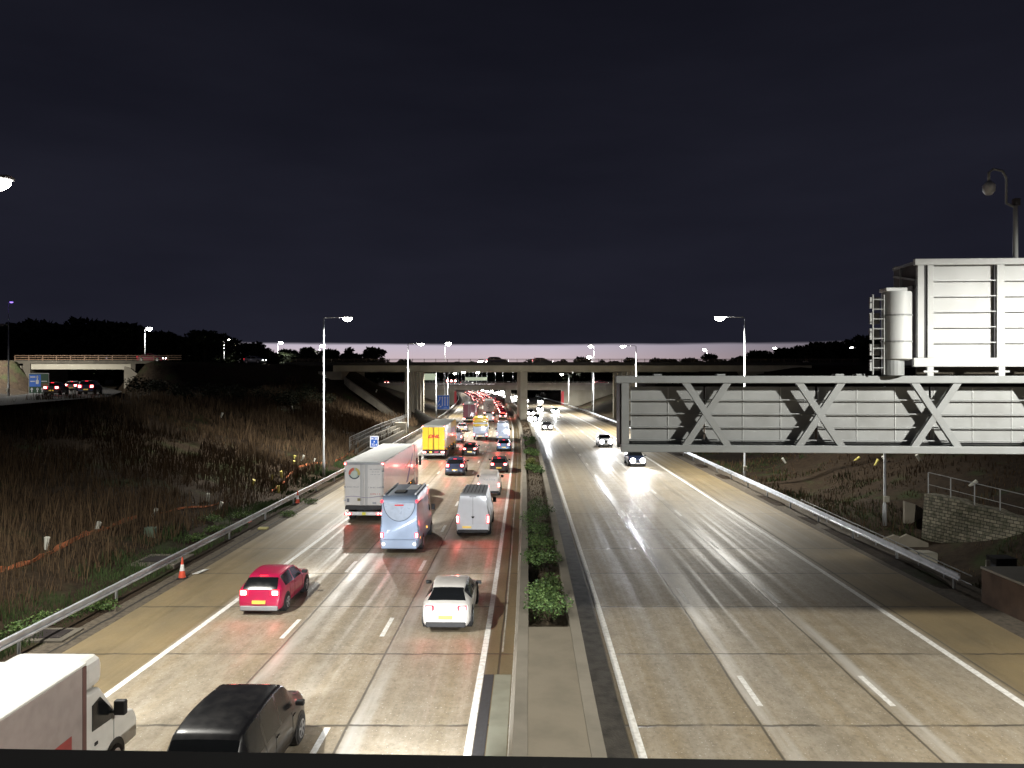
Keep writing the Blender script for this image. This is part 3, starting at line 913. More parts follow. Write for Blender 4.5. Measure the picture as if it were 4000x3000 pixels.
# ------------------------------------------------------------------ overbridges
def overbridge():
    r = empty('road_bridge', (0, 157, 0)); tag(r, 'wide concrete road bridge crossing both carriageways', 'bridge')
    x0, x1 = -37, 62
    dep = 24
    def pr(mb, n, m): return mb.build(n, m, r)
    M_bgirder = paint('bridge_girder', (.42, .39, .30), .75, dirt=.45, dirt_scale=.35, dirt_col=(.15, .14, .1), bump=.15)
    M_parb = paint('parapet_dark', (.03, .028, .025), .8, dirt=.3)
    pr(MB().box(x0, x1, 0, .5, 10.6, 11.85, .03), 'edge_girder', M_bgirder)
    pr(MB().box(x0, x1, dep - .5, dep, 10.6, 11.85, .03), 'edge_girder', M_bgirder)
    pr(MB().box(x0, x1, .5, dep - .5, 11.0, 12.0), 'deck_slab', M_conc_dk)
    pr(MB().box(x0 - 10, x1 + 10, -.55, .55, 11.853, 12.55, .04), 'parapet_beam', M_parb)
    pr(MB().box(x0 - 10, x1 + 10, dep - .5, dep + .4, 11.853, 12.55, .04), 'parapet_beam', M_conc_dk)
    mb = MB(); mb.box(x0 - 10, x1 + 10, -.1, .0, 13.08, 13.2); mb.box(x0 - 10, x1 + 10, -.1, .0, 12.75, 12.83)
    M_rust = paint('bridge_rail', (.16, .12, .09), .6, .2)
    pr(mb, 'parapet_rail', M_rust)
    mb = MB()
    x = x0 - 10
    while x < x1 + 10:
        mb.box(x, x + .1, -.09, .0, 12.5, 13.24); x += 2.4
    pr(mb, 'rail_post', M_rust)
    M_pierc = paint('pier_concrete', (.40, .37, .30), .8, dirt=.5, dirt_scale=.5, dirt_col=(.2, .18, .14), bump=.3)
    # columns of the two visible pier rows, plus the right verge row
    def col(x, y, w, d):
        mb = MB(); mb.box(x - w / 2, x + w / 2, y - d / 2, y + d / 2, -.3, 10.6, .12); pr(mb, 'pier_column', M_pierc)
    for k in range(5): col(-21.6 + .05 * k, .9 + k * 5.4, 1.15, 1.5)
    for k in range(5): col(2.45 - .0 * k - .12 * k, .9 + k * 5.4, 1.5, 1.6)
    for k in range(5): col(25.5 - .25 * k, .9 + k * 5.4, 1.15, 1.5)
    pr(MB().box(-40, -35.2, -.4, dep + .4, 8.9, 10.597, .05), 'abutment', M_conc)
    pr(MB().box(47, 52, -.4, dep + .4, 8.4, 10.597, .05), 'abutment', M_conc)
overbridge()
# paved wedge on the slope under the left span
def wedge():
    mb = MB(); P = [(-34.5, 156, 9.4), (-33, 154, 8.4), (-27, 152.5, 4.4), (-22.9, 152.5, .9), (-23.0, 154.5, .9), (-27.5, 156, 4.6)]
    top = [(x, y, max(z, ground_z(x, y)) + .25) for x, y, z in P]
    n = len(P)
    mb.v = top + [(x, y, z - 1.6) for x, y, z in top]
    mb.f = [tuple(range(n))] + [(i, (i + 1) % n, n + (i + 1) % n, n + i) for i in range(n)]
    o = mb.build('paved_slope', M_conc); fix_normals(o); tag(o, kind='structure')
wedge()

def left_bridge():
    r = empty('small_bridge', (-65.5, 131, 0), math.radians(0)); tag(r, 'short road bridge over the slip road on the far left', 'bridge')
    L = -17.3
    mb = MB(); mb.box(L, 0, -.3, .3, 10.75, 11.75, .03); mb.build('girder', paint('bridge_girder_pale', (.44, .41, .33), .7, dirt=.25, dirt_scale=.5, dirt_col=(.25, .22, .17)), r)
    mb = MB(); mb.box(L - 5, 4, -.5, .5, 11.753, 12.3); mb.build('parapet_beam', M_conc_dk, r)
    mb = MB(); mb.box(L, 0, .31, 10, 11.0, 11.7); mb.build('deck_slab', M_conc_dk, r)
    M_bt = paint('brown_rail', (.30, .19, .12), .55, .1)
    mb = MB()
    for z in (12.42, 12.78, 13.1): mb.box(L - 3, 8.5, -.08, 0, z, z + .11)
    mb.build('parapet_rail', M_bt, r)
    mb = MB(); x = L - 3
    while x < 8.5: mb.box(x, x + .14, -.1, .03, 12.3, 13.2); x += 2.4
    mb.build('rail_post', M_bt, r)
    mb = MB(); mb.box(0, .8, -.6, 10.5, 6.2, 11.75); mb.box(L - 1.2, L, -.6, 10.5, 6.2, 11.75); mb.build('abutment', M_conc_dk, r)
    mb = MB(); mb.prism([(.8, 6.0), (.8, 11.2), (1.9, 10.9), (4.6, 8.6), (5.0, 7.4), (2.4, 6.2)], -4.4, -3.9, 'y')
    mb.prism([(L - 7, 6.0), (L - 7, 10.5), (L - 1.3, 11.4), (L - 1.3, 6.0)], -.9, -.4, 'y'); o = mb.build('wing_wall', M_conc, r); fix_normals(o)
left_bridge()

def far_bridge():
    r = empty('far_bridge', (0, 262, 0)); tag(r, 'second lower road bridge beyond the first one, over the bend', 'bridge')
    M_fb = paint('far_bridge_concrete', (.33, .31, .28), .7, dirt=.5, dirt_scale=.3, dirt_col=(.18, .16, .14))
    MB().box(-33, 34, 0, .6, 5.0, 6.6).build('edge_girder', M_fb, r)
    MB().box(-33, 34, .6, 16, 5.3, 6.8).build('deck_slab', M_conc_dk, r)
    MB().box(-46, 46, -.3, .3, 6.603, 7.5).build('parapet_beam', paint('far_parapet', (.28, .25, .25), .6, dirt=.4, dirt_scale=.3), r)
    mb = MB(); mb.box(-46, 46, -.2, -.1, 7.75, 7.86); x = -46
    while x < 46: mb.box(x, x + .1, -.2, -.1, 7.45, 7.8); x += 2.5
    mb.build('parapet_rail', M_grey, r)
    MB().box(-25.5, -6, -.42, -.305, 6.85, 7.3).build('reflective_strip', paint('reflective', (.8, .82, .85), .15, .8), r)
    for (a, b) in ((-46, -19.6), (17.0, 46)):
        mb = MB(); mb.box(a, b, -.0, 3.0, -.5, 4.997); mb.box(a, -33.003 if a < 0 else b, -.0, 3.0, 4.997, 6.6) if a < 0 else mb.box(34.003, b, 0, 3.0, 4.997, 6.6)
        mb.build('abutment', paint('abutment_wall', (.33, .31, .26), .8, dirt=.5, dirt_scale=.35, dirt_col=(.17, .155, .12)), r)
    mb = MB(); mb.box(-1.2 + R(262) + 2.2, R(262) + 3.2, .5, 14, -.2, 5.0); mb.build('pier', M_fb, r)
    M_red = paint('panel_red', (.6, .06, .08), .5)  # plain red panels at the abutment edges
    MB().box(-19.9, -19.1, -.25, -.02, 0, 4.6).build('red_panel', M_red, r)
    MB().box(17.0, 17.9, -.25, -.02, 0, 4.6).build('red_panel', M_red, r)
far_bridge()

# stepped retaining wall with railings on the left, before the bridge piers
def step_wall():
    r = empty('retaining_wall', (-18.0, 90, 0)); tag(r, 'low stepped concrete retaining wall left of the yellow lorry', 'wall')
    for k, (dx, z) in enumerate(((0.0, .55), (-.7, .95), (-1.4, 1.3))):
        mb = MB()
        ya, yb = 0 + k * 2, 40 - k * 1.0
        mb.prism([(ya, -.4), (ya, z - .25), (ya + 6, z), (yb, z), (yb, -.4)], dx - .34, dx, 'x')
        o = mb.build('step', M_conc_dk, r); fix_normals(o)
    mb = MB(); mb.box(-1.9, .1, 38.2, 39.9, -.3, 1.75, .04); mb.build('end_block', M_conc, r)
step_wall()
PTS = [(-19.9, 93, .75), (-20.2, 112, .95), (-20.3, 133, 1.0), (-20.3, 152, .95)]
handrail(PTS, 'long galvanised panel railing above the stepped wall', 1.3, 3, .85)

# ------------------------------------------------------------------ signs
def text_mesh(txt, size, mat, name, parent, loc, rot=(PI / 2, 0, 0), shear=0.0, ext=.004, align='CENTER', sx=1.0, bold=.0):
    cu = bpy.data.curves.new('txt', 'FONT'); cu.body = txt; cu.size = size; cu.align_x = align; cu.align_y = 'CENTER'
    cu.shear = shear; cu.extrude = ext; cu.offset = bold
    t = bpy.data.objects.new('txt', cu); COL.objects.link(t)
    bpy.context.view_layer.update()
    me = bpy.data.meshes.new_from_object(t.evaluated_get(bpy.context.evaluated_depsgraph_get()))
    me.name = name
    bpy.data.objects.remove(t); bpy.data.curves.remove(cu)
    me.materials.clear(); me.materials.append(mat)
    o = bpy.data.objects.new(name, me); COL.objects.link(o); link_child(o, parent)
    o.location = loc; o.rotation_euler = rot; o.scale = (sx, 1, 1)
    return o
M_blue = paint('sign_blue', S(20, 90, 190), .4, dirt=.1)
M_signw = paint('sign_white', (.85, .87, .9), .4, dirt=.05)
M_green = paint('sign_green', (.01, .07, .03), .4, dirt=.1)
M_blue2 = paint('sign_blue_far', S(60, 125, 235), .4, dirt=.1)

def location_sign():
    Y = 88; X = (808.5 - 1106) * Y / 1640
    r = empty('location_sign', (X, Y, 0)); tag(r, 'blue and white driver location sign behind the white lorry roof', 'sign')
    MB().tube([(0, .06, -.2), (0, .06, 1.4)], .05, 8).build('post', M_galv2, r)
    MB().box(-.5, .5, 0, .03, 1.25, 2.6, .03).build('plate', M_signw, r)
    f = MB(); f.box(-.4, .4, -.012, -.002, 1.36, 2.49, 0).build('panel', M_blue, r)
    text_mesh('M 25', .36, M_signw, 'lettering', r, (0, -.018, 2.28), bold=.008)
    text_mesh('A', .27, M_signw, 'lettering', r, (0, -.018, 1.92), bold=.008)
    text_mesh('72.4', .36, M_signw, 'lettering', r, (0, -.018, 1.57), bold=.008)
location_sign()

def arrow_sign():
    Y = 165; X = (957 - 1106) * Y / 1640
    r = empty('lane_sign', (X, Y, .3)); tag(r, 'blue motorway lane sign with white arrows beyond the left pier', 'sign')
    for x in (-1.35, 1.1): MB().tube([(x, .1, -.6), (x, .1, 5.3)], .07, 8).build('post', M_galv2, r)
    MB().box(-1.3, 1.4, 0, .05, 2.1, 5.25, .02).build('plate', M_signw, r)
    MB().box(-1.22, 1.32, -.02, -.003, 2.18, 5.17).build('panel', M_blue2, r)
    for x in (-.15, .42, .99):
        mb = MB(); mb.box(x - .07, x + .07, -.035, -.022, 2.9, 4.7); mb.prism([(x - .2, 4.6), (x + .2, 4.6), (x, 4.95)], -.035, -.022, 'y'); mb.build('arrow', M_signw, r)
    mb = MB(); mb.prism([(-1.15, 3.7), (-1.0, 3.6), (-.6, 4.3), (-.6, 4.65), (-.74, 4.65), (-.76, 4.35)], -.035, -.022, 'y')
    mb.prism([(-.85, 4.6), (-.5, 4.6), (-.67, 4.95)], -.035, -.022, 'y'); mb.build('arrow', M_signw, r)
    mb = MB(); mb.prism([(-1.15, 2.85), (-.75, 3.35), (-.65, 3.25), (-1.05, 2.75)], -.035, -.022, 'y'); mb.prism([(-.9, 2.6), (-.4, 2.6), (-.4, 3.0)], -.035, -.022, 'y'); mb.build('arrow', M_signw, r)
    text_mesh('1/2 m', .34, M_signw, 'lettering', r, (.55, -.03, 2.48))
arrow_sign()

def route_sign():
    Y = 88; x0 = (62 - 1106) * Y / 1640
    z0 = 9.4 + (815 - 850) * Y / 1640
    r = empty('route_sign', (x0, Y, 0)); tag(r, 'green and blue route sign with four white arrows at the far left slip road', 'sign')
    gz = ground_z(x0 + 1, Y)
    W, H = 2.35, 2.35
    for x in (.5, 1.9): MB().tube([(x, .1, gz - .3), (x, .1, z0 + 2)], .05, 8).build('post', M_galv2, r)
    MB().box(0, W, 0, .05, z0, z0 + H, .02).build('plate', M_signw, r)
    MB().box(.05, W - .05, -.015, -.002, z0 + .05, z0 + H - .05).build('panel', M_green, r)
    MB().box(.1, 1.42, -.025, -.017, z0 + .8, z0 + H - .15).build('blue_panel', M_blue2, r)
    MB().box(1.5, W - .12, -.025, -.017, z0 + .85, z0 + 1.2).build('brown_panel', paint('sign_brown', (.12, .09, .03), .5), r)
    mb = MB(); mb.box(.2, .8, -.04, -.027, z0 + 1.85, z0 + 1.97); mb.box(.2, .75, -.04, -.027, z0 + 1.35, z0 + 1.47); mb.box(1.5, 2.15, -.04, -.027, z0 + 1.38, z0 + 1.45)
    mb.build('lettering', M_signw, r)
    mb = MB(); mb.box(.97, 1.07, -.04, -.027, z0 + 1.1, z0 + 1.95); mb.prism([(.88, z0 + 1.85), (1.16, z0 + 1.85), (1.02, z0 + 2.1)], -.04, -.027, 'y')
    mb.prism([(.82, z0 + 1.45), (1.02, z0 + 1.68), (1.22, z0 + 1.45), (1.15, z0 + 1.1), (.89, z0 + 1.1)], -.045, -.041, 'y'); mb.build('arrow', M_signw, r)
    for x in (.38, 1.03, 1.58, 2.05):
        mb = MB(); mb.box(x - .05, x + .05, -.04, -.027, z0 + .15, z0 + .5); mb.prism([(x - .14, z0 + .42), (x + .14, z0 + .42), (x + .1, z0 + .6), (x, z0 + .68), (x - .1, z0 + .6)], -.04, -.027, 'y'); mb.build('arrow', M_signw, r)
route_sign()
# small white sign on the far slip beyond the bridge
X, Y, Z = px(806, 818, 300)
r = empty('small_sign', (X, Y, ground_z(X, Y))); tag(r, 'small pale blue sign on a post behind the bridge, left of the pier', 'sign')
MB().tube([(0, .06, -.3), (0, .06, 1.5)], .07, 6).build('post', M_galv2, r); MB().box(-.6, .6, 0, .05, 1.3, 3.2, .02).build('plate', paint('sign_pale', (.5, .6, .9), .4), r)
# lit boards and traffic signals on the far roundabout
for (x0, x1, y0, y1, Yd, lab) in ((912, 941, 807, 821, 330, 'pale lit roadside board left of the red traffic signals'), (1005, 1052, 815, 822, 330, 'long pale lit board on the far roundabout')):
    a = px(x0, y1, Yd); b = px(x1, y0, Yd)
    r = empty('lit_board', (a[0], Yd, 0)); tag(r, lab, 'board')
    MB().box(0, b[0] - a[0], 0, .2, a[2], b[2], .03).build('board_face', emit('board_glow', (.55, .62, .45), .55, base=(.5, .5, .4)), r)
    for k in (.3, b[0] - a[0] - .3): MB().box(k - .06, k + .06, .21, .3, 6.5, a[2] + .3).build('post', M_galv2, r)
for i, x in enumerate((966.5, 975, 983.5)):
    X, Y, Z = px(x, 823, 300)
    r = empty('traffic_signal', (X, Y, ground_z(X, Y))); tag(r, ['left', 'middle', 'right'][i] + ' of the three red traffic signals on the far roundabout', 'traffic signal', 'red traffic signals')
    hz = Z - r.location.z
    MB().tube([(0, .1, -.3), (0, .1, hz)], .06, 6).build('post', M_galv2, r)
    MB().box(-.45, .45, -.05, .2, hz - 1.3, hz + .6, .04).build('signal_head', M_black, r)
    MB().tube([(0, -.12, hz), (0, -.06, hz)], .42, 14).build('red_lamp', M_tailcore, r)

# ------------------------------------------------------------------ verge clutter
# traffic cones
def cone(x, y, s, label, name='traffic_cone'):
    r = empty(name, (x, y, max(0, ground_z(x, y)) if abs(x - R(y)) > 15.6 else 0)); tag(r, label, 'traffic cone')
    M_or = paint('cone_orange', (.75, .10, .05), .5, dirt=.2); M_wh = paint('cone_white', (.8, .8, .8), .4, dirt=.1)
    MB().box(-.2 * s, .2 * s, -.2 * s, .2 * s, 0, .05 * s, .02).build('base', M_black, r)
    MB().tube([(0, 0, .052 * s), (0, 0, .36 * s)], [.165 * s, .115 * s], 16).build('lower_cone', M_or, r, smooth=False)
    MB().tube([(0, 0, .36 * s), (0, 0, .66 * s)], [.115 * s, .068 * s], 16).build('reflective_sleeve', M_wh, r, smooth=False)
    MB().tube([(0, 0, .66 * s), (0, 0, .9 * s), (0, 0, 1.0 * s)], [.068 * s, .04 * s, .02 * s], 16).build('tip', M_or, r, smooth=False)
cone(-15.42, 35.5, 1.0, 'orange and white traffic cone standing at the left guardrail')
cone(-15.95, 56.5, .95, 'small traffic cone behind the guardrail near the lorry')
M_boardw = paint('fallen_board', (.7, .7, .68), .6)
o = MB().box(-.16, .16, -.42, .42, 0, .03, 0).build('fallen_board', M_boardw); o.location = (-15.0, 36.6, .02); o.rotation_euler = (0, math.radians(-8), math.radians(-14)); tag(o, 'small white board lying on the hard shoulder beside the cone', 'board')
o = MB().box(-.3, .3, -.25, .25, 0, .05, 0).build('debris_sheet', paint('debris_red', (.5, .12, .08), .6)); o.location = (-17.0, 48.5, .15); tag(o, 'crumpled red sheet lying behind the guardrail', 'litter')
o = MB().box(-.3, .3, -.18, .18, 0, .12, .04).build('sandbag', paint('debris_yellow', (.5, .45, .2), .8)); o.location = (-15.4, 47.0, .0); tag(o, 'yellowish sandbag lying under the guardrail', 'sandbag')

# orange netting on the bank
M_net = paint('orange_net', (.34, .10, .035), .8, dirt=.5, dirt_scale=6, dirt_col=(.12, .05, .03))
def net(pix, Ys, h, label):
    pts = [Vector(((x - 1106) * Y / 1640, Y, 0)) for x, Y in zip(pix, Ys)]
    for p in pts: p.z = ground_z(p.x, p.y)
    r0 = pts[0].copy(); mb = MB(); out = []
    n = 0
    for i in range(len(pts) - 1):
        k = max(2, int((pts[i + 1] - pts[i]).length / .35))
        for j in range(k):
            p = pts[i].lerp(pts[i + 1], j / k); p.z = ground_z(p.x, p.y)
            s = random.uniform(.35, .8) * h
            out += [tuple(p - r0 + Vector((0, 0, .03))), tuple(p - r0 + Vector((.12 * random.uniform(-1, 1), .1, .05 + s)))]
    mb.v = out; mb.f = [(2 * i, 2 * i + 1, 2 * i + 3, 2 * i + 2) for i in range(len(out) // 2 - 1)]
    o = mb.build('orange_netting', M_net); o.location = r0
    md = o.modifiers.new('thick', 'SOLIDIFY'); md.thickness = .03
    tag(o, label, 'netting', 'collapsed orange netting on the left bank')
def y_on_ground(xp, yp):
    """distance where the view ray through a pixel meets the bank"""
    lo = None; Y = 15.0
    while Y < 400:
        X = (xp - 1106) * Y / 1640; z = 9.4 - (yp - 815) * Y / 1640
        if z <= ground_z(X, Y): return Y
        Y += .25
    return 100.0
def net_px(pix, h, label):
    net([p[0] for p in pix], [y_on_ground(*p) for p in pix], h, label)
net_px([(-60, 1268), (0, 1243), (60, 1222), (140, 1186), (220, 1150), (300, 1120)], .32, 'longest run of orange netting at the left edge of the bank')
net_px([(345, 1112), (380, 1106), (440, 1100), (490, 1088)], .12, 'faded run of orange netting between the white tree guards')
net_px([(585, 1066), (610, 1048), (632, 1022), (650, 1010), (690, 1003), (715, 1004)], .26, 'bent orange netting climbing to the tall street lamp')
net_px([(722, 1000), (745, 990), (765, 975), (800, 962)], .3, 'orange netting draped to the end of the panel railing')

# tree guards
TG = [(100, 1190), (207, 1153), (448, 1085), (470, 1103), (328, 1118), (634, 997), (652, 996), (632, 1007), (609, 1032), (588, 1042), (544, 1051), (676, 1003), (602, 1066),
      (477, 902), (630, 885), (636, 893), (593, 893), (607, 893), (624, 894), (700, 896), (737, 903), (792, 858), (812, 848)]
M_tgw = paint('tree_guard_white', (.62, .62, .55), .6); M_tgy = paint('tree_guard_yellow', (.62, .55, .15), .6)
WORDS = ['leftmost', 'second', 'third', 'fourth', 'fifth', 'sixth', 'seventh', 'eighth', 'ninth', 'tenth', 'eleventh', 'twelfth', 'thirteenth', 'fourteenth', 'fifteenth', 'sixteenth', 'seventeenth', 'eighteenth', 'nineteenth', 'twentieth', 'twenty-first', 'twenty-second', 'rightmost']
protoG = {}
order = sorted(TG)
for p in TG:
    Y = y_on_ground(*p); X = (p[0] - 1106) * Y / 1640
    yel = 540 < p[0] < 640 and p[1] > 990
    key = 'y' if yel else 'w'
    s = .62 if Y < 60 else .62
    if key not in protoG:
        o = MB().tube([(0, 0, 0), (0, 0, .62)], [.1, .13], 10, caps=True).build('tree_guard', M_tgy if yel else M_tgw); protoG[key] = o
    else:
        o = protoG[key].copy(); COL.objects.link(o)
    o.location = (X, Y, ground_z(X, Y) - .02); o.rotation_euler = (random.uniform(-.35, .35), random.uniform(-.1, .5), 0)
    i = order.index(p)
    tag(o, '%s tree guard tube leaning on the left bank, %s counted from the left' % ('yellow' if yel else 'white', WORDS[i]), 'tree guard', 'plastic tree guards on the left bank')
TGR = [(2, 0)]
for i, (x, y) in enumerate([(1845, 996), (1890, 1005), (1988, 996), (1697, 1000), (2094, 1052), (1915, 998)]):
    Y = y_on_ground(x, y); X = (x - 1106) * Y / 1640
    o = protoG['y' if i in (0, 1) else 'w'].copy(); COL.objects.link(o); o.location = (X, Y, ground_z(X, Y) - .02); o.rotation_euler = (.1, random.choice([-.6, .5, .9]), 0)
    tag(o, ['yellow tree guard under the gantry, left of the slim column', 'yellow tree guard touching the slim column under the gantry', 'white tree guard on the right bank left of the stone wall',
            'white tree guard behind the right guardrail under the first gantry brace', 'white tree guard behind the railing of the stone wall', 'white tree guard directly under the gantry by the column'][i], 'tree guard', 'plastic tree guards on the right bank')

# manhole pads and boxes
def on_ground_box(x, y, w, d, h, mat, name, label, cat, rot=0):
    Y = y_on_ground(x, y); X = (x - 1106) * Y / 1640
    o = MB().box(-w / 2, w / 2, -d / 2, d / 2, -.15, h, .02).build(name, mat); o.location = (X, Y, ground_z(X, Y)); o.rotation_euler = (0, 0, rot)
    tag(o, label, cat); return o
on_ground_box(326, 1160, .6, .4, .5, paint('green_box', (.10, .14, .10), .7), 'utility_box', 'small green utility box on the grass left of the guardrail', 'utility box')
r = empty('manhole', (-17.9, 38.5, ground_z(-17.9, 38.5))); tag(r, 'square manhole with concrete surround behind the left guardrail', 'manhole')
MB().box(-1.3, 1.3, -1.2, 1.2, -.2, .12, .02).build('surround', M_conc_dk, r); MB().box(-.7, .6, -.6, .6, .12, .16).build('cover', paint('manhole_lid', (.02, .015, .015), .6), r)
r = empty('drain_pit', (-16.75, 27.6, ground_z(-16.75, 27.6))); tag(r, 'dark drain pit with concrete rim at the lower left guardrail', 'drain')
MB().box(-.8, .8, -.7, .7, -.2, .08, .02).build('surround', M_conc_dk, r); MB().box(-.55, .55, -.45, .45, .08, .1).build('cover', paint('manhole_lid', (.02, .015, .015), .6), r)
# right verge: headwalls, block and cabinet
X, Y = 22.9, 42.6
r = empty('headwall', (24.2, 47.5, -1.2)); tag(r, 'angled pale concrete headwall slabs at the foot of the slim column', 'headwall')
mb = MB(); mb.prism([(0, 0), (0, .55), (.5, .8), (1.8, .25), (1.8, 0)], -.1, .1, 'y'); mb.build('slab', M_conc, r)
mb = MB(); mb.prism([(-1.9, 0), (-1.9, .25), (-.4, .8), (-.12, .7), (-.12, 0)], -.3, -.1, 'y'); mb.build('slab', M_conc, r)
r = empty('headwall', (27.2, 51.5, -.2)); tag(r, 'small triangular headwall right of the slim column', 'headwall')
mb = MB(); mb.prism([(-.6, -.3), (-.6, 1.2), (.1, 1.0), (1.5, .2), (1.5, -.3)], -.1, .15, 'y'); mb.build('slab', M_conc, r)
o = MB().box(-.75, .75, -.4, .4, 0, .75, .12).build('concrete_block', M_conc_lt); o.location = (23.2, 43.0, -1.2); o.rotation_euler = (0, .06, .2); tag(o, 'pale rounded concrete block left of the stone wall', 'concrete block')
r = empty('roadside_cabinet', (23.6, 36.6, -1.3)); tag(r, 'black roadside equipment cabinet before the stone wall', 'cabinet')
MB().box(-.5, .5, -.4, .4, 0, 2.0, .04).build('body', paint('cabinet_black', (.006, .006, .007), .6), r); MB().box(-.78, -.6, -.1, 0, .8, 1.9).build('white_label', M_conc_lt, r); MB().box(-.52, .52, -.42, .42, 2.003, 2.05, .01).build('roof', M_black, r)

# tall dry grass on the banks
def grass(offs, ys, n, hmin, hmax, w, mat, name, label=None, seed=1, clump=.55, zf=None):
    g = np.random.default_rng(seed)
    off = g.uniform(offs[0], offs[1], n * 3)
    y = ys[0] + (ys[1] - ys[0]) * g.random(n * 3) ** 1.6
    x = off + pchip(RY, RX, y)
    c = vnoise(x, y, 1.7, 5) * .6 + vnoise(x, y, 6.0, 6) * .4
    keep = c > clump * (.75 + .3 * g.random(n * 3)); x, y, off, c = x[keep][:n], y[keep][:n], off[keep][:n], c[keep][:n]
    z = height_off(off, y) if zf is None else zf(y); m = len(x)
    h = (hmin + (hmax - hmin) * g.random(m) ** 1.7) * (.25 + 1.5 * vnoise(x, y, 2.6, 9) ** 1.3)
    ww = w * (.6 + .8 * g.random(m)) * np.clip(y / 45, .7, 2.5)
    a = g.uniform(0, 2 * PI, m); lean = g.normal(0, .16, (m, 2)) * h[:, None]
    dx, dy = np.cos(a) * ww, np.sin(a) * ww * .4
    P0 = np.stack([x - dx, y - dy, z - .05], 1); P1 = np.stack([x + dx, y + dy, z - .05], 1)
    P2 = np.stack([x + lean[:, 0] * .5 + dx * .8, y + lean[:, 1] * .5, z + h * .6], 1); P4 = np.stack([x + lean[:, 0] * .5 - dx * .8, y + lean[:, 1] * .5, z + h * .6], 1)
    P3 = np.stack([x + lean[:, 0], y + lean[:, 1], z + h], 1)
    V = np.stack([P0, P1, P2, P3, P4], 1).reshape(-1, 3)
    me = bpy.data.meshes.new(name)
    me.vertices.add(len(V)); me.vertices.foreach_set('co', V.astype(np.float32).ravel())
    me.loops.add(5 * m); me.loops.foreach_set('vertex_index', np.arange(5 * m, dtype=np.int32))
    me.polygons.add(m); me.polygons.foreach_set('loop_start', np.arange(0, 5 * m, 5, dtype=np.int32))
    me.update(calc_edges=True); me.validate()
    me.materials.append(mat)
    o = bpy.data.objects.new(name, me); COL.objects.link(o); tag(o, label, name.replace('_', ' '), kind='stuff')
M_dry = leaf_mat('dry_stalk', (.022, .013, .007), (.125, .082, .045), .8)
M_grs = leaf_mat('green_blade', (.016, .03, .010), (.05, .08, .024), .7)
grass((-44, -18.5), (17, 150), 75000, .4, 1.45, .02, M_dry, 'dry_grass', 'tall brown dry grass covering the left bank', 3, .36)
grass((-19.5, -15.95), (17, 90), 15000, .08, .4, .02, M_grs, 'green_weeds', 'low green weeds along the left guardrail', 4, .64)
grass((21.5, 46), (28, 150), 16000, .15, .6, .025, M_dry, 'dry_grass', 'thin dry grass on the dark right bank', 5, .52)
grass((21.6, 30), (40, 120), 6000, .1, .35, .02, M_grs, 'green_weeds', 'low green weeds behind the right guardrail', 6, .6)

grass((1.55, 2.9), (26.6, 150), 2600, .05, .25, .015, M_dry, 'planter_weeds', 'low weeds between the shrubs in the central planter', 8, .42, zf=lambda y: np.interp(y, [26, 30, 45, 60, 560], [.15, .3, .45, .62, .68]))
# slip road surface and far-left roads
mb = MB(); pts = [Vector((a, b, 0)) for a, b in SLIP]
for i, p in enumerate(pts):
    d = (pts[min(i + 1, len(pts) - 1)] - pts[max(i - 1, 0)]).normalized(); n = Vector((d.y, -d.x, 0))
    for s in (-5, 5):
        q = p + n * s; mb.v.append((q.x, q.y, 7.35))
for i in range(len(pts) - 1): mb.f.append((2 * i, 2 * i + 1, 2 * i + 3, 2 * i + 2))
tag(mb.build('slip_road', paint('slip_asphalt', (.022, .02, .02), .7, dirt=.4, dirt_scale=.5)), kind='structure')

# ------------------------------------------------------------------ trees
M_tree = leaf_mat('tree_leaf', (.008, .012, .006), (.022, .03, .012), .7)
M_bark = paint('bark', (.03, .024, .018), .9)
def tree_proto(H, W, seed):
    random.seed(seed)
    r = empty('tree'); blobs = []
    tr = MB(); tr.tube([(0, 0, -1.5), (.1, 0, H * .25), (-.1, .1, H * .55), (0, 0, H * .8)], [.35, .28, .18, .06], 8)
    for k in range(15):
        a = random.uniform(0, 2 * PI); rr = W * .5 * random.uniform(.2, .85); z = H * random.uniform(.12, .88); k2 = 1 - abs(z / H - .55)
        b = (rr * math.cos(a) * k2, rr * math.sin(a) * k2, z, W * random.uniform(.14, .26), W * random.uniform(.14, .26), H * random.uniform(.08, .15))
        blobs.append(b); tr.tube([(0, 0, z * .6), (b[0] * .5, b[1] * .5, z * .85), (b[0], b[1], z)], [.12, .08, .03], 5)
    tr.build('trunk', M_bark, r)
    leaf_cloud(blobs, 3200, .55, 1.0).build('crown', M_tree, r)
    return r
protos = [tree_proto(15, 12, 3), tree_proto(12, 10, 5), tree_proto(17, 11, 8), tree_proto(10, 12, 13)]
used = [False] * 4
ENV_L = [(0, 700), (60, 688), (130, 690), (200, 700), (265, 682), (330, 700), (400, 716), (430, 702), (470, 712), (520, 728), (580, 742), (620, 752), (660, 738), (690, 755), (740, 742), (775, 746), (800, 770)]
ENV_R = [(1440, 766), (1465, 764), (1560, 770), (1600, 755), (1640, 745), (1690, 738), (1730, 732), (1770, 735), (1820, 722), (1870, 724), (1920, 735), (1990, 740), (2080, 735), (2170, 738), (2230, 740)]
trees = []
for env, x0, x1, stp in ((ENV_L, -40, 790, 24), (ENV_R, 1435, 2260, 26)):
    x = x0
    while x < x1:
        trees.append((x + random.uniform(-5, 5), env)); x += stp * random.uniform(.8, 1.2)
for (x, yt) in ((1165, 768), (1185, 771), (1205, 769), (1235, 772), (870, 771), (1150, 772), (1300, 771), (1345, 773)): trees.append((x, yt))
random.seed(21)
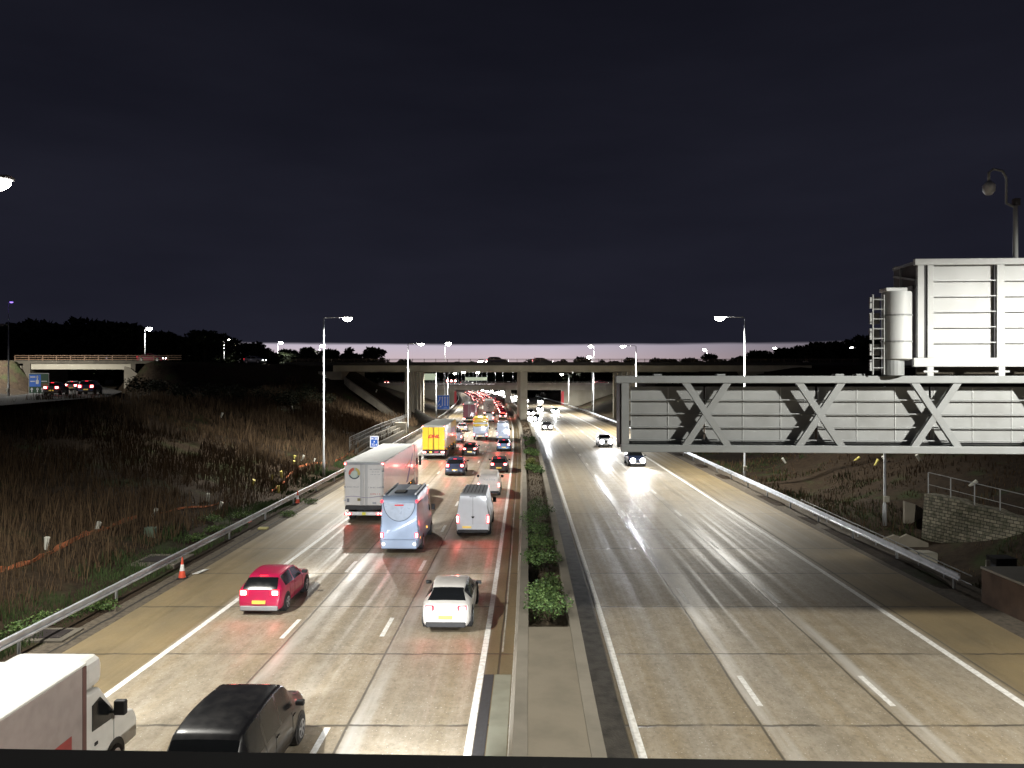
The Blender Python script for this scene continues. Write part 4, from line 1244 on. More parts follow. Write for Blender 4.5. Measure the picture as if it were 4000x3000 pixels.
for i, (x, env) in enumerate(trees):
    far = isinstance(env, (int, float))
    Y = random.uniform(330, 420) if far else random.uniform(205, 265)
    yt = env if far else float(np.interp(x, [e[0] for e in env], [e[1] for e in env])) + random.uniform(-3, 10)
    X = (x - 1106) * Y / 1640; gz = ground_z(X, Y)
    top = 9.4 + (815 - yt) * Y / 1640
    k = i % 4; H = (15, 12, 17, 10)[k]
    o = protos[k] if not used[k] else copy_tree(protos[k]); used[k] = True
    s = (top - gz) / (H * .98)
    o.location = (X, Y, gz - .2); o.scale = (max(s, .8) * 1.15, max(s, .8) * 1.15, s); o.rotation_euler = (0, 0, random.uniform(0, 6.28))
    side = 'left' if x < 800 else ('skyline between the lamps' if far else 'right')
    if far: lab = 'small dark tree rising just above the bridge parapet'
    elif x < 800: lab = 'dark tree in the left treeline silhouette against the night sky'
    else: lab = 'dark tree in the right treeline silhouette against the night sky'
    tag(o, lab, 'tree', {'small': 'small trees above the bridge parapet'}.get(lab.split()[0], 'trees of the left treeline' if x < 800 else 'trees of the right treeline'))
# far wood closing the horizon
bl = []
for i in range(150):
    x = -900 + i * 12 + random.uniform(-4, 4)
    Y = 640 + random.uniform(-25, 25); bl.append((x, Y, 7 + 4, 12, 8, random.uniform(6, 9.5)))
fw = leaf_cloud(bl, 42000, 2.2, 1.0).build('far_wood', M_tree); tag(fw, 'far dark wood along the horizon', 'wood', kind='stuff')
# bushes on the left embankment under the raised road
M_bush = leaf_mat('bush_leaf', (.008, .012, .006), (.022, .024, .010), .8)
for i, (x, y) in enumerate([(820 - 300, 868), (575, 870), (640, 872), (668, 862), (610, 880), (300, 855), (345, 850), (400, 865), (455, 868), (690, 880)]):
    Y = y_on_ground(x, y); X = (x - 1106) * Y / 1640
    r = empty('bush', (X, Y, ground_z(X, Y))); tag(r, ['dark', 'broad', 'low', 'round', 'thin'][i % 5] + ' bush on the embankment, ' + WORDS[sorted([520, 575, 640, 668, 610, 300, 345, 400, 455, 690]).index(x)] + ' from the left below the raised road', 'bush', 'bushes on the left embankment')
    leaf_cloud([(random.uniform(-1.5, 1.5), random.uniform(-1, 1), random.uniform(.8, 1.8), 1.6, 1.2, 1.1) for k in range(4)], 700, .16).build('foliage', M_bush, r)
    MB().tube([(0, 0, -.3), (.1, 0, 1.2)], [.06, .03], 5).build('stem', M_bark, r)
# green plants close to the rail
for i, (x, y) in enumerate([(452, 1128), (520, 1120), (225, 1330 - 10), (610, 1118), (120, 1345), (60, 1375), (660, 1090), (480, 1150), (430, 1170)]):
    Y = y_on_ground(x, y); X = (x - 1106) * Y / 1640
    r = empty('weed_clump', (X, Y, ground_z(X, Y))); tag(r, ['leafy', 'spreading', 'ragged'][i % 3] + ' green weed clump by the left guardrail, ' + WORDS[sorted([452, 520, 225, 610, 120, 60, 660, 480, 430]).index(x)] + ' from the left', 'weed', 'green weed clumps beside the left guardrail')
    leaf_cloud([(random.uniform(-.6, .6), random.uniform(-.5, .5), .22, .55, .5, .22) for k in range(4)], 420, .055).build('foliage', M_leaf, r)
    MB().tube([(0, 0, -.1), (.02, 0, .3)], [.02, .01], 5).build('stem', M_twig, r)

# ------------------------------------------------------------------ vehicles
def interp(tab, y):
    return pchip([t[0] for t in tab], [t[1] for t in tab], y)

def wheels(r, W, ys, rad, wd=.22, mat_rim=M_rim, detail=False, inset=0.0):
    for y in ys:
        for s in (-1, 1):
            x = s * (W / 2 - inset)
            t = MB(); xi = x - s * wd; xo = x + s * .012
            t.tube([(xi, y, rad), (x - s * .03, y, rad), (xo, y, rad)], [rad, rad, rad * .93], 20)
            w = t.build('wheel', M_tyre, r, smooth=False)
            rm = MB(); rm.tube([(x + s * .013, y, rad), (x + s * .02, y, rad)], [rad * .66, rad * .6], 16)
            if detail:
                pass
            rmo = rm.build('rim', M_black if detail else mat_rim, w)
            if detail:
                sk = MB()
                for q in range(5):
                    a = 2 * PI * q / 5 + .3
                    sk.bar((x + s * .023, y, rad), (x + s * .023, y + math.cos(a) * rad * .62, rad + math.sin(a) * rad * .62), .016, .06)
                sk.tube([(x + s * .014, y, rad), (x + s * .026, y, rad)], [rad * .14, rad * .12], 10)
                n_ = 18; b0 = len(sk.v)
                for q in range(n_):
                    a = 2 * PI * q / n_
                    for rr in (rad * .56, rad * .67): sk.v.append((x + s * .024, y + rr * math.cos(a), rad + rr * math.sin(a)))
                for q in range(n_):
                    i0 = b0 + 2 * q; i1 = b0 + 2 * ((q + 1) % n_); sk.f.append((i0, i0 + 1, i1 + 1, i1))
                sk.build('spokes', mat_rim, w)

def loft_vehicle(name, sp, body, detail=1.0):
    """car or van body built as a loft; glass, lights, plates, mirrors and wheels as parts"""
    r = empty(name)
    L, W = sp['L'], sp['W']
    ks = sorted(set([0.0, .04, .1, .2, L - .2, L - .1, L - .03, L] + sp.get('keys', []) + [round(v, 2) for v in np.arange(0, L, .22 / detail)]))
    ks = [k for i, k in enumerate(ks) if i == 0 or k - ks[i - 1] > .02]
    for k in sp.get('keys', []):
        if k not in ks:
            j = min(range(len(ks)), key=lambda i: abs(ks[i] - k)); ks[j] = k
    zr, zb, wl = interp(sp['roof'], ks), interp(sp['belt'], ks), interp(sp['plan'], ks)
    wr = interp(sp['roofw'], ks)
    z0 = sp.get('z0', .2)
    rows = []; NS = 15
    for i, y in enumerate(ks):
        w = wl[i] * W / 2; top = zr[i]; b = min(zb[i], top - .02)
        g = max(0, min(1, (top - b) / .35)); rw = (wr[i] * W / 2) * g + w * .86 * (1 - g)
        lo = [(w * .9, z0), (w * .975, z0 + .1), (w, z0 + (b - z0) * .38), (w, z0 + (b - z0) * .62), (w * .988, z0 + (b - z0) * .86), (w * .955, b)]
        e = top - .07 * (.3 + .7 * g)
        e = max(e, b + .005)
        up = [(w * .955 + (rw - w * .955) * t, b + (e - b) * t) for t in (.33, .66)]
        rf = [(rw, e), (rw * .965, e + (top - e) * .55), (rw * .88, e + (top - e) * .85), (rw * .6, top - .006), (rw * .3, top), (0.0, top)]
        pts = lo + up + rf
        rows.append(pts)
    n = len(rows[0])
    V = []
    for i, y in enumerate(ks):
        for (x, z) in rows[i]: V.append((x, y, z))
        for (x, z) in rows[i][:-1][::-1]: V.append((-x, y, z))
    m = 2 * n - 1
    F_body, F_win = [], []
    sides = sp.get('side_win', []); ws = sp.get('screen'); rwin = sp.get('rear_win')
    for i in range(len(ks) - 1):
        ym = (ks[i] + ks[i + 1]) / 2
        for k in range(m - 1):
            kk = k if k < n - 1 else m - 2 - k     # mirrored section index
            f = (i * m + k, i * m + k + 1, (i + 1) * m + k + 1, (i + 1) * m + k)
            win = False
            if 5 <= kk <= 7 and any(a <= ym <= b for a, b in sides): win = True
            if kk >= 9 and ws and ws[0] <= ym <= ws[1]: win = True
            if kk >= 9 and rwin and rwin[0] <= ym <= rwin[1]: win = True
            (F_win if win else F_body).append(f)
        F_body.append((i * m + m - 1, i * m, (i + 1) * m, (i + 1) * m + m - 1))
    F_body.append(tuple(range(m - 1, -1, -1)))
    F_body.append(tuple((len(ks) - 1) * m + k for k in range(m)))
    def sub(F):
        idx = {}; vs = []; fs = []
        for f in F:
            t = []
            for v in f:
                if v not in idx: idx[v] = len(vs); vs.append(V[v])
                t.append(idx[v])
            fs.append(tuple(t))
        q = MB(); q.v = vs; q.f = fs; return q
    o = sub(F_body).build('body', body, r); fix_normals(o); smooth_by_angle(o, 38)
    if F_win:
        o = sub(F_win).build('window', M_glass, r); smooth_by_angle(o, 50)
    # wheel arches and wheels
    rad = sp.get('rad', .33)
    for y in sp['axles']:
        for s in (-1, 1):
            wv = float(interp(sp['plan'], y)) * W / 2
            mb = MB(); mb.tube([(s * (wv - .25), y, rad + .02), (s * (wv + .004), y, rad + .02)], rad + .07, 20); mb.build('wheel_arch', M_black, r)
    wheels(r, float(interp(sp['plan'], sp['axles'][0])) * W + .03, sp['axles'], rad, detail=detail >= 1.2)
    if detail >= 1.2:
        for y in sp.get('seams', [sp['axles'][0] + .42, sp['axles'][0] + 1.0, sp['axles'][1] - .62]):
            j = min(range(len(ks)), key=lambda i: abs(ks[i] - y))
            for s in (-1, 1):
                MB().tube([(s * (x + .002), ks[j], z) for (x, z) in rows[j][1:6]], .007, 4).build('door_seam', M_black, r)
                if y > sp['axles'][0] + .5:
                    x, z = rows[j][4]
                    MB().box(min(s * (x - .01), s * (x + .02)), max(s * (x - .01), s * (x + .02)), ks[j] + .06, ks[j] + .22, z - .02, z + .012, .005).build('door_handle', body, r)
        for s in (-1, 1):
            MB().tube([(s * (rows[j][0][0] + .01), k, z0 + .03) for k, rw_ in ((sp['axles'][0] + .45, 0), (sp['axles'][1] - .45, 0))], .035, 6).build('sill', M_black, r)
    hw = float(interp(sp['plan'], .03)) * W / 2
    MB().box(-hw * .96, hw * .96, -.06, .1, z0 - .02, z0 + .17, .04).build('rear_bumper', sp.get('bumper', M_black), r)
    fw_ = float(interp(sp['plan'], L - .03)) * W / 2
    MB().box(-fw_ * .98, fw_ * .98, L - .1, L + .05, z0, z0 + .2, .04).build('front_bumper', M_black, r)
    # tail lights
    tz0, tz1 = sp['tail']; tw = sp.get('tailw', .3); ty = sp.get('taily', 0)
    on = sp.get('brake', True)
    for s in (-1, 1):
        a, b = s * (hw * 1.0), s * (hw - tw)
        x0, x1 = min(a, b), max(a, b)
        q = MB().box(x0, x1, -.035 + ty, .09 + ty, tz0, tz1, .03).build('tail_light', M_taillens if on else M_tailoff, r)
        if on:
            c = (x0 + x1) / 2 + s * .02; hh = (tz1 - tz0) * .36
            MB().box(c - tw * .33, c + tw * .33, -.045 + ty, -.03 + ty, (tz0 + tz1) / 2 - hh, (tz0 + tz1) / 2 + hh, .006).build('lamp_bulb', M_tailcore, q)
    if sp.get('third'):
        MB().box(-.16, .16, sp['third'][0] - .03, sp['third'][0] + .01, sp['third'][1], sp['third'][1] + .035).build('brake_light', M_taillens, r)
    # plates
    px_, pz = sp.get('plate', (0, .55))
    MB().box(px_ - .26, px_ + .26, -.075, -.058 if pz < z0 + .2 else -.005, pz - .06, pz + .06).build('number_plate', M_plate, r)
    MB().box(-.26, .26, L + .052, L + .06, .32, .43).build('number_plate', M_platew, r)
    # headlights and grille
    hz = sp.get('headz', .66)
    hs = sp.get('heads', 1.0)  # enlarges the bulb disc to stand in for headlight glare
    for s in (-1, 1):
        x = s * fw_ * .78
        q = MB().box(x - .19, x + .19, L - .16, L + .0, hz - .07, hz + .07, .03).build('headlight', M_headlens, r)
        MB().tube([(x, L + .0, hz), (x, L + .03 * hs, hz)], .09 * hs, 14).build('lamp_bulb', M_head if sp.get('lit', True) else M_headlens, q)
    MB().box(-fw_ * .5, fw_ * .5, L - .03, L + .012, hz - .12, hz + .06).build('grille', M_black, r)
    # mirrors
    my, mz = sp.get('mirror', (L * .64, 1.0))
    for s in (-1, 1):
        wv = float(interp(sp['plan'], my)) * W / 2; mh = sp.get('mirh', .13)
        x = s * (wv + .1)
        mb = MB(); mb.box(min(x - s * .12, x + s * .1), max(x - s * .12, x + s * .1), my - .06, my + .08, mz, mz + mh, .03); mb.build('mirror', sp.get('mirmat', M_black), r)
    if sp.get('handle', True):
        MB().box(-.1, .1, -.03, -.005, sp.get('handlez', .52), sp.get('handlez', .52) + .03, .01).build('boot_handle', M_black, r)
    return r

def head_spot(r, L, z=.65, power=1500, both=False, x=0.0):
    ld = bpy.data.lights.new('headlight_beam', 'SPOT'); ld.energy = power; ld.spot_size = math.radians(70); ld.spot_blend = 1.0
    ld.shadow_soft_size = .12; ld.color = (.93, .96, 1.0)
    lo = bpy.data.objects.new('headlight_beam', ld); COL.objects.link(lo); link_child(lo, r)
    lo.location = (x, L + .2, z); lo.rotation_euler = (math.radians(88), 0, 0)
def brake_glow(r, W, z, power=260, y=-.25):
    for s in (-1, 1):
        ld = bpy.data.lights.new('brake_glow', 'SPOT'); ld.energy = power * .2; ld.color = (1, .07, .05); ld.shadow_soft_size = .12; ld.spot_size = math.radians(130); ld.spot_blend = .8
        lo = bpy.data.objects.new('brake_glow', ld); COL.objects.link(lo); link_child(lo, r); lo.location = (s * W * .42, y, z); lo.rotation_euler = (math.radians(-80), 0, 0)

SP_HATCH = dict(L=4.25, W=1.8, z0=.2, roof=[(0, .58), (.03, .68), (.09, .97), (.15, 1.05), (.45, 1.31), (.75, 1.44), (1.7, 1.49), (2.4, 1.42), (3.1, 1.06), (3.25, 1.0), (3.9, .88), (4.15, .74), (4.25, .62)],
                belt=[(0, .93), (.4, 1.0), (2.9, .95), (3.3, .92), (4.0, .8), (4.25, .6)], plan=[(0, .84), (.1, .92), (.5, .99), (1.2, 1), (3.3, 1), (3.9, .94), (4.15, .83), (4.25, .7)],
                roofw=[(0, .74), (.5, .7), (1.5, .72), (2.4, .72), (3.2, .78), (4.25, .8)], keys=[.1, .55, .66, 1.62, 1.72, 2.45, 2.52, 3.1, .35, 2.75],
                side_win=[(.66, 1.62), (1.72, 2.75)], screen=(2.45, 3.1), rear_win=(.1, .55), axles=(.75, 3.38), tail=(.76, .98), taily=.05, tailw=.34, third=(.6, 1.4), plate=(0, .52), mirror=(2.75, .98))
SP_COUPE = dict(L=4.6, W=1.86, z0=.2, roof=[(0, .60), (.03, .70), (.09, .95), (.2, 1.02), (.35, 1.06), (.8, 1.26), (1.35, 1.42), (2.0, 1.47), (2.6, 1.42), (3.4, 1.06), (3.55, 1.0), (4.2, .86), (4.5, .72), (4.6, .6)],
                belt=[(0, .92), (.4, .98), (3.2, .95), (3.6, .92), (4.3, .8), (4.6, .58)], plan=[(0, .80), (.12, .91), (.6, .99), (1.2, 1), (3.6, 1), (4.2, .94), (4.5, .83), (4.6, .7)],
                roofw=[(0, .72), (.8, .64), (1.6, .69), (2.6, .7), (3.5, .76), (4.6, .8)], keys=[.38, 1.1, 1.2, 1.95, 2.02, 2.65, 3.4, 3.0, .95],
                side_win=[(.95, 1.95), (2.02, 3.0)], screen=(2.65, 3.4), rear_win=(.38, 1.1), axles=(.85, 3.7), tail=(.78, .95), taily=.05, tailw=.33, plate=(0, .55), mirror=(3.0, .98), rad=.35)
SP_SUV = dict(L=4.5, W=1.86, z0=.26, roof=[(0, .66), (.03, .78), (.08, 1.12), (.14, 1.22), (.36, 1.50), (.6, 1.62), (1.7, 1.67), (2.5, 1.6), (3.2, 1.2), (3.35, 1.14), (4.1, 1.02), (4.4, .86), (4.5, .72)],
              belt=[(0, 1.06), (.4, 1.12), (2.9, 1.07), (3.3, 1.04), (4.2, .92), (4.5, .7)], plan=[(0, .86), (.1, .94), (.5, .99), (1.2, 1), (3.5, 1), (4.1, .95), (4.4, .85), (4.5, .74)],
              roofw=[(0, .78), (.5, .74), (1.5, .76), (2.5, .75), (3.3, .8), (4.5, .8)], keys=[.1, .42, .6, 1.62, 1.72, 2.55, 3.2, 2.85],
              side_win=[(.6, 1.62), (1.72, 2.85)], screen=(2.55, 3.2), rear_win=(.1, .42), axles=(.82, 3.55), tail=(.86, 1.14), taily=.04, tailw=.3, third=(.45, 1.58), plate=(0, .60), mirror=(2.9, 1.1), rad=.36, headz=.8)
SP_VAN = dict(L=5.9, W=2.0, z0=.28, roof=[(0, 2.42), (.12, 2.5), (.5, 2.56), (3.9, 2.56), (4.3, 2.45), (4.6, 2.2), (5.1, 1.5), (5.25, 1.3), (5.6, 1.14), (5.8, .95), (5.9, .8)],
              belt=[(0, 1.5), (4.2, 1.38), (5.2, 1.2), (5.6, 1.05), (5.9, .75)], plan=[(0, .93), (.08, .97), (.3, 1), (4.8, 1), (5.4, .95), (5.75, .86), (5.9, .76)],
              roofw=[(0, .76), (.5, .78), (4, .76), (5.2, .8), (5.9, .8)], keys=[3.85, 4.55, 4.5, 5.1, 4.85], side_win=[(3.85, 4.7)], screen=(4.5, 5.1), axles=(1.1, 4.85),
              tail=(.82, 1.32), tailw=.14, plate=(-.35, .60), mirror=(4.75, 1.3), mirh=.32, rad=.35, headz=.95, handlez=1.2)
SP_SVAN = dict(L=4.4, W=1.8, z0=.24, roof=[(0, 1.6), (.08, 1.72), (.35, 1.83), (2.2, 1.85), (2.8, 1.72), (3.35, 1.2), (3.5, 1.12), (4.1, .98), (4.3, .82), (4.4, .7)],
               belt=[(0, 1.15), (2.8, 1.1), (3.4, 1.02), (4.1, .9), (4.4, .66)], plan=[(0, .93), (.08, .97), (.3, 1), (3.5, 1), (4.1, .93), (4.3, .84), (4.4, .76)],
               roofw=[(0, .76), (.4, .78), (2.8, .76), (3.5, .8), (4.4, .8)], keys=[2.0, 2.75, 3.35, 2.95], side_win=[(2.0, 2.95)], screen=(2.75, 3.35), axles=(.8, 3.6),
               tail=(.7, 1.1), tailw=.14, plate=(-.3, .58), mirror=(3.0, 1.1), mirh=.2, rad=.32, headz=.75)
SP_MPV = dict(L=4.75, W=2.06, z0=.25, roof=[(0, .68), (.03, .8), (.08, 1.15), (.14, 1.26), (.32, 1.55), (.6, 1.78), (1.9, 1.86), (3.0, 1.80), (3.7, 1.32), (3.9, 1.22), (4.4, 1.08), (4.65, .9), (4.75, .78)],
              belt=[(0, 1.08), (.4, 1.12), (3.3, 1.04), (3.9, .98), (4.5, .86), (4.85, .66)], plan=[(0, .86), (.1, .94), (.5, .99), (1.2, 1), (3.8, 1), (4.3, .94), (4.65, .84), (4.75, .72)],
              roofw=[(0, .78), (.5, .74), (1.5, .77), (2.8, .75), (3.8, .8), (4.85, .8)], keys=[.1, .42, .5, 1.3, 1.4, 2.35, 2.45, 2.95, 3.7, 3.35],
              side_win=[(.5, 1.3), (1.4, 2.35), (2.45, 3.35)], screen=(2.95, 3.7), rear_win=(.1, .42), axles=(.9, 3.8), tail=(.9, 1.2), taily=.04, tailw=.2, plate=(0, .62), mirror=(3.45, 1.1), rad=.35, headz=.78)

C_red = paint('car_red', (.42, .006, .06), .3, 0, .8, .1)
C_white = paint('car_white', (.62, .60, .57), .35, 0, .5, .15, dirt_col=(.3, .28, .25))
C_black = paint('car_black', (.006, .006, .007), .22, 0, .35, .1, spec=.35)
C_navy = paint('car_navy', (.03, .045, .10), .28, .3, .7, .15)
C_dgrey = paint('car_dark_grey', (.05, .045, .055), .3, .4, .7, .15)
C_silver = paint('car_silver', (.36, .37, .39), .32, .5, .5, .15)
C_sky = paint('car_pale_blue', (.14, .24, .42), .32, .4, .5, .1)
C_cream = paint('car_cream', (.55, .50, .45), .4, 0, .4, .15)
C_teal = paint('car_teal', (.03, .12, .12), .3, .3, .6, .1)
C_mh = paint('motorhome_silver_blue', (.27, .34, .46), .3, .25, .6, .08)
C_van = paint('van_white', (.66, .68, .71), .38, 0, .4, .12, dirt_col=(.35, .33, .3))
C_vans = paint('van_silver_blue', (.38, .44, .54), .35, .2, .4, .12)

def place(r, x, y, label, cat, group=None, rz=None, onc=False, L=0):
    h = heading(y) if rz is None else rz
    if onc:
        r.rotation_euler = (0, 0, h + PI); r.location = (x, y + L, 0)
    else:
        r.rotation_euler = (0, 0, h); r.location = (x, y, 0)
    tag(r, label, cat, group)
    return r
GQ = 'vehicles queueing on the left carriageway'
GO = 'oncoming vehicles on the right carriageway'

# --- near vehicles, left carriageway
r = loft_vehicle('hatchback', dict(SP_HATCH, bumper=M_grey), C_red, 1.4); place(r, -10.0, 30.0, 'red hatchback with bright brake lights straddling the shoulder line', 'car', GQ); brake_glow(r, 1.8, .85, 110); head_spot(r, 4.25)
r = loft_vehicle('coupe', SP_COUPE, C_white, 1.4); place(r, -2.45, 28.0, 'white fastback car in the lane beside the planter', 'car', GQ); brake_glow(r, 1.8, .85, 80); head_spot(r, 4.6)
r = loft_vehicle('people_carrier', SP_MPV, C_black, 1.6); place(r, -6.55, 15.8, 'black people carrier cut off by the bottom edge', 'car', GQ); head_spot(r, 4.75, .75, 700)
r = loft_vehicle('panel_van', SP_VAN, C_van, 1.2); place(r, -2.3, 44.6, 'white high-roof panel van with dark grey roof ribs behind the pale small van', 'van', GQ); brake_glow(r, 1.9, 1.1, 220); head_spot(r, 5.9, .9)
# door seam, badge and roof plate of the van
mb = MB(); mb.box(-.012, .012, -.012, -.003, .75, 2.35); mb.build('door_seam', M_grey, r)
mb = MB(); mb.disc((.0, -.014, 1.18), .07, 'y'); mb.build('badge', M_black, r)
mb = MB(); mb.box(-.2, .2, -.03, .05, 2.36, 2.42, .01); mb.build('roof_lip', M_grey, r)
mb = MB(); mb.box(-.72, .72, -.02, -.004, .48, .72, 0); mb.build('step_panel', C_van, r)
M_vroof = paint('van_roof_grey', (.22, .23, .24), .25, .2, .3, .3)
mb = MB()
for k in range(6): mb.box(-.62 + k * .22, -.55 + k * .22, .5, 3.8, 2.545, 2.575, .01)
mb.build('roof_rib', M_vroof, r)
r = loft_vehicle('small_van', SP_SVAN, C_cream, 1.0); place(r, -1.85, 60.0, 'small pale van with faint lettering ahead of the high-roof van', 'van', GQ); brake_glow(r, 1.8, .95, 220)
text_mesh('Van Hire', .26, M_grey, 'lettering', r, (0.05, -.012, 1.32))
r = loft_vehicle('hatchback', SP_HATCH, C_dgrey, 1.0); place(r, -1.3, 74.5, 'dark hatchback with glowing pink brake lights ahead of the small pale van', 'car', GQ); brake_glow(r, 1.8, .85, 300); head_spot(r, 4.25)
r = loft_vehicle('suv', SP_SUV, C_navy, 1.0); place(r, -5.45, 72.2, 'navy blue SUV right behind the yellow lorry', 'car', GQ); brake_glow(r, 1.8, 1.0, 200); head_spot(r, 4.5)
r = loft_vehicle('hatchback', SP_HATCH, C_black, 1.0); place(r, -5.05, 90.5, 'black hatchback beside the yellow lorry, ahead of the navy SUV', 'car', GQ); brake_glow(r, 1.8, .85, 260); head_spot(r, 4.25)
r = loft_vehicle('hatchback', SP_HATCH, C_sky, 1.0); place(r, -1.05, 96.3, 'pale blue hatchback with bright brake lights behind the tall silver van', 'car', GQ); brake_glow(r, 1.8, .85, 260); head_spot(r, 4.25)
r = loft_vehicle('panel_van', dict(SP_VAN, roof=[(a, b + (.2 if b > 2 else 0)) for a, b in SP_VAN['roof']]), C_vans, .9); place(r, -1.35, 112.0, 'tall silver panel van ahead of the pale blue hatchback', 'van', GQ); brake_glow(r, 1.9, 1.1, 260); head_spot(r, 5.9, .9)
r = loft_vehicle('estate_car', SP_HATCH, C_silver, .9); place(r, -8.6, 130.5, 'silver car in the left lane between the yellow and maroon lorries', 'car', GQ); brake_glow(r, 1.8, .85, 300); head_spot(r, 4.25)
r = loft_vehicle('small_van', SP_SVAN, C_dgrey, .9); place(r, -8.05, 108.6, 'dark small van half hidden by the yellow lorry', 'van', GQ); brake_glow(r, 1.8, .85, 300)
# unseen follower just below the frame whose headlights light the white car
follow = loft_vehicle('hatchback', SP_HATCH, C_silver, .8); place(follow, -2.7, 10.6, 'silver car just behind the white fastback, under the footbridge', 'car', GQ); head_spot(follow, 4.25, .65, 9000)

# motorhome
def motorhome():
    sp = dict(L=6.3, W=2.15, z0=.3, roof=[(0, 2.78), (.1, 2.95), (.35, 3.08), (4.3, 3.1), (4.9, 2.95), (5.4, 2.5), (5.8, 1.7), (6.0, 1.3), (6.2, 1.05), (6.3, .9)],
              belt=[(0, 1.6), (4.5, 1.5), (5.8, 1.2), (6.3, .85)], plan=[(0, .90), (.1, .97), (.4, 1), (5.2, 1), (5.9, .94), (6.2, .84), (6.3, .74)], roofw=[(0, .86), (5, .86), (6.3, .82)],
              keys=[4.3, 5.35, 5.2, 5.75], side_win=[(4.5, 5.35)], screen=(5.3, 5.75), axles=(1.5, 5.2), tail=(.86, 1.14), tailw=.16, plate=(0, .48), mirror=(5.3, 1.45), mirh=.34, rad=.36, headz=.9, handle=False, third=None)
    r = loft_vehicle('motorhome', sp, C_mh, 1.1)
    # half-round rear window moulding, lit lower band, recess, roof hatch and rails
    arc = [( .84 * math.cos(a), -.012, 2.72 + 0.98 * -math.sin(a)) for a in np.linspace(0, PI, 22)]
    M_trim = paint('mh_trim', (.04, .055, .08), .4)
    MB().tube([(.84, -.012, 2.74)] + arc + [(-.84, -.012, 2.74)], .016, 5).build('rear_window_trim', M_trim, r)
    q = MB(); q.v = [(.82 * math.cos(a), -.008, 2.70 - .94 * math.sin(a)) for a in np.linspace(0, PI, 22)]; q.f = [tuple(range(22))]
    q.build('rear_window', paint('mh_window', (.36, .43, .54), .18, .1, .8), r)
    MB().box(-.24, .24, -.05, -.01, 2.56, 2.63, .02).build('brake_light', M_tailoff, r)
    MB().box(-.95, .95, -.12, .12, .28, .78, .07).build('lower_bumper', C_mh, r)
    for s in (-1, 1):
        MB().disc((s * .82, -.126, .55), .11, 'y').build('reflector', M_signw, r)
        MB().box(s * .93 - .06, s * .93 + .06, -.04, .1, 2.72, 2.86, .02).build('marker_light', M_taillens, r)
        MB().tube([(s * .80, .5, 3.12), (s * .80, 4.4, 3.14)], .05, 6).build('roof_rail', M_signw if s > 0 else M_trim, r)
    MB().box(-.42, .18, .95, 1.75, 3.085, 3.17, .03).build('roof_hatch', M_black, r)
    MB().box(.05, .65, 2.2, 3.9, 3.10, 3.14, .02).build('roof_panel', M_signw, r)
    MB().box(1.055, 1.075, .35, .42, .75, .85).build('side_marker', M_amber, r)
    MB().box(1.07, 1.09, 3.0, 3.1, .8, .9).build('side_marker', M_amber, r)
    place(r, -6.0, 40.4, 'silver-blue motorhome with a half-round rear window', 'motorhome', GQ); brake_glow(r, 2.0, 1.1, 130); head_spot(r, 6.3, .9)
motorhome()

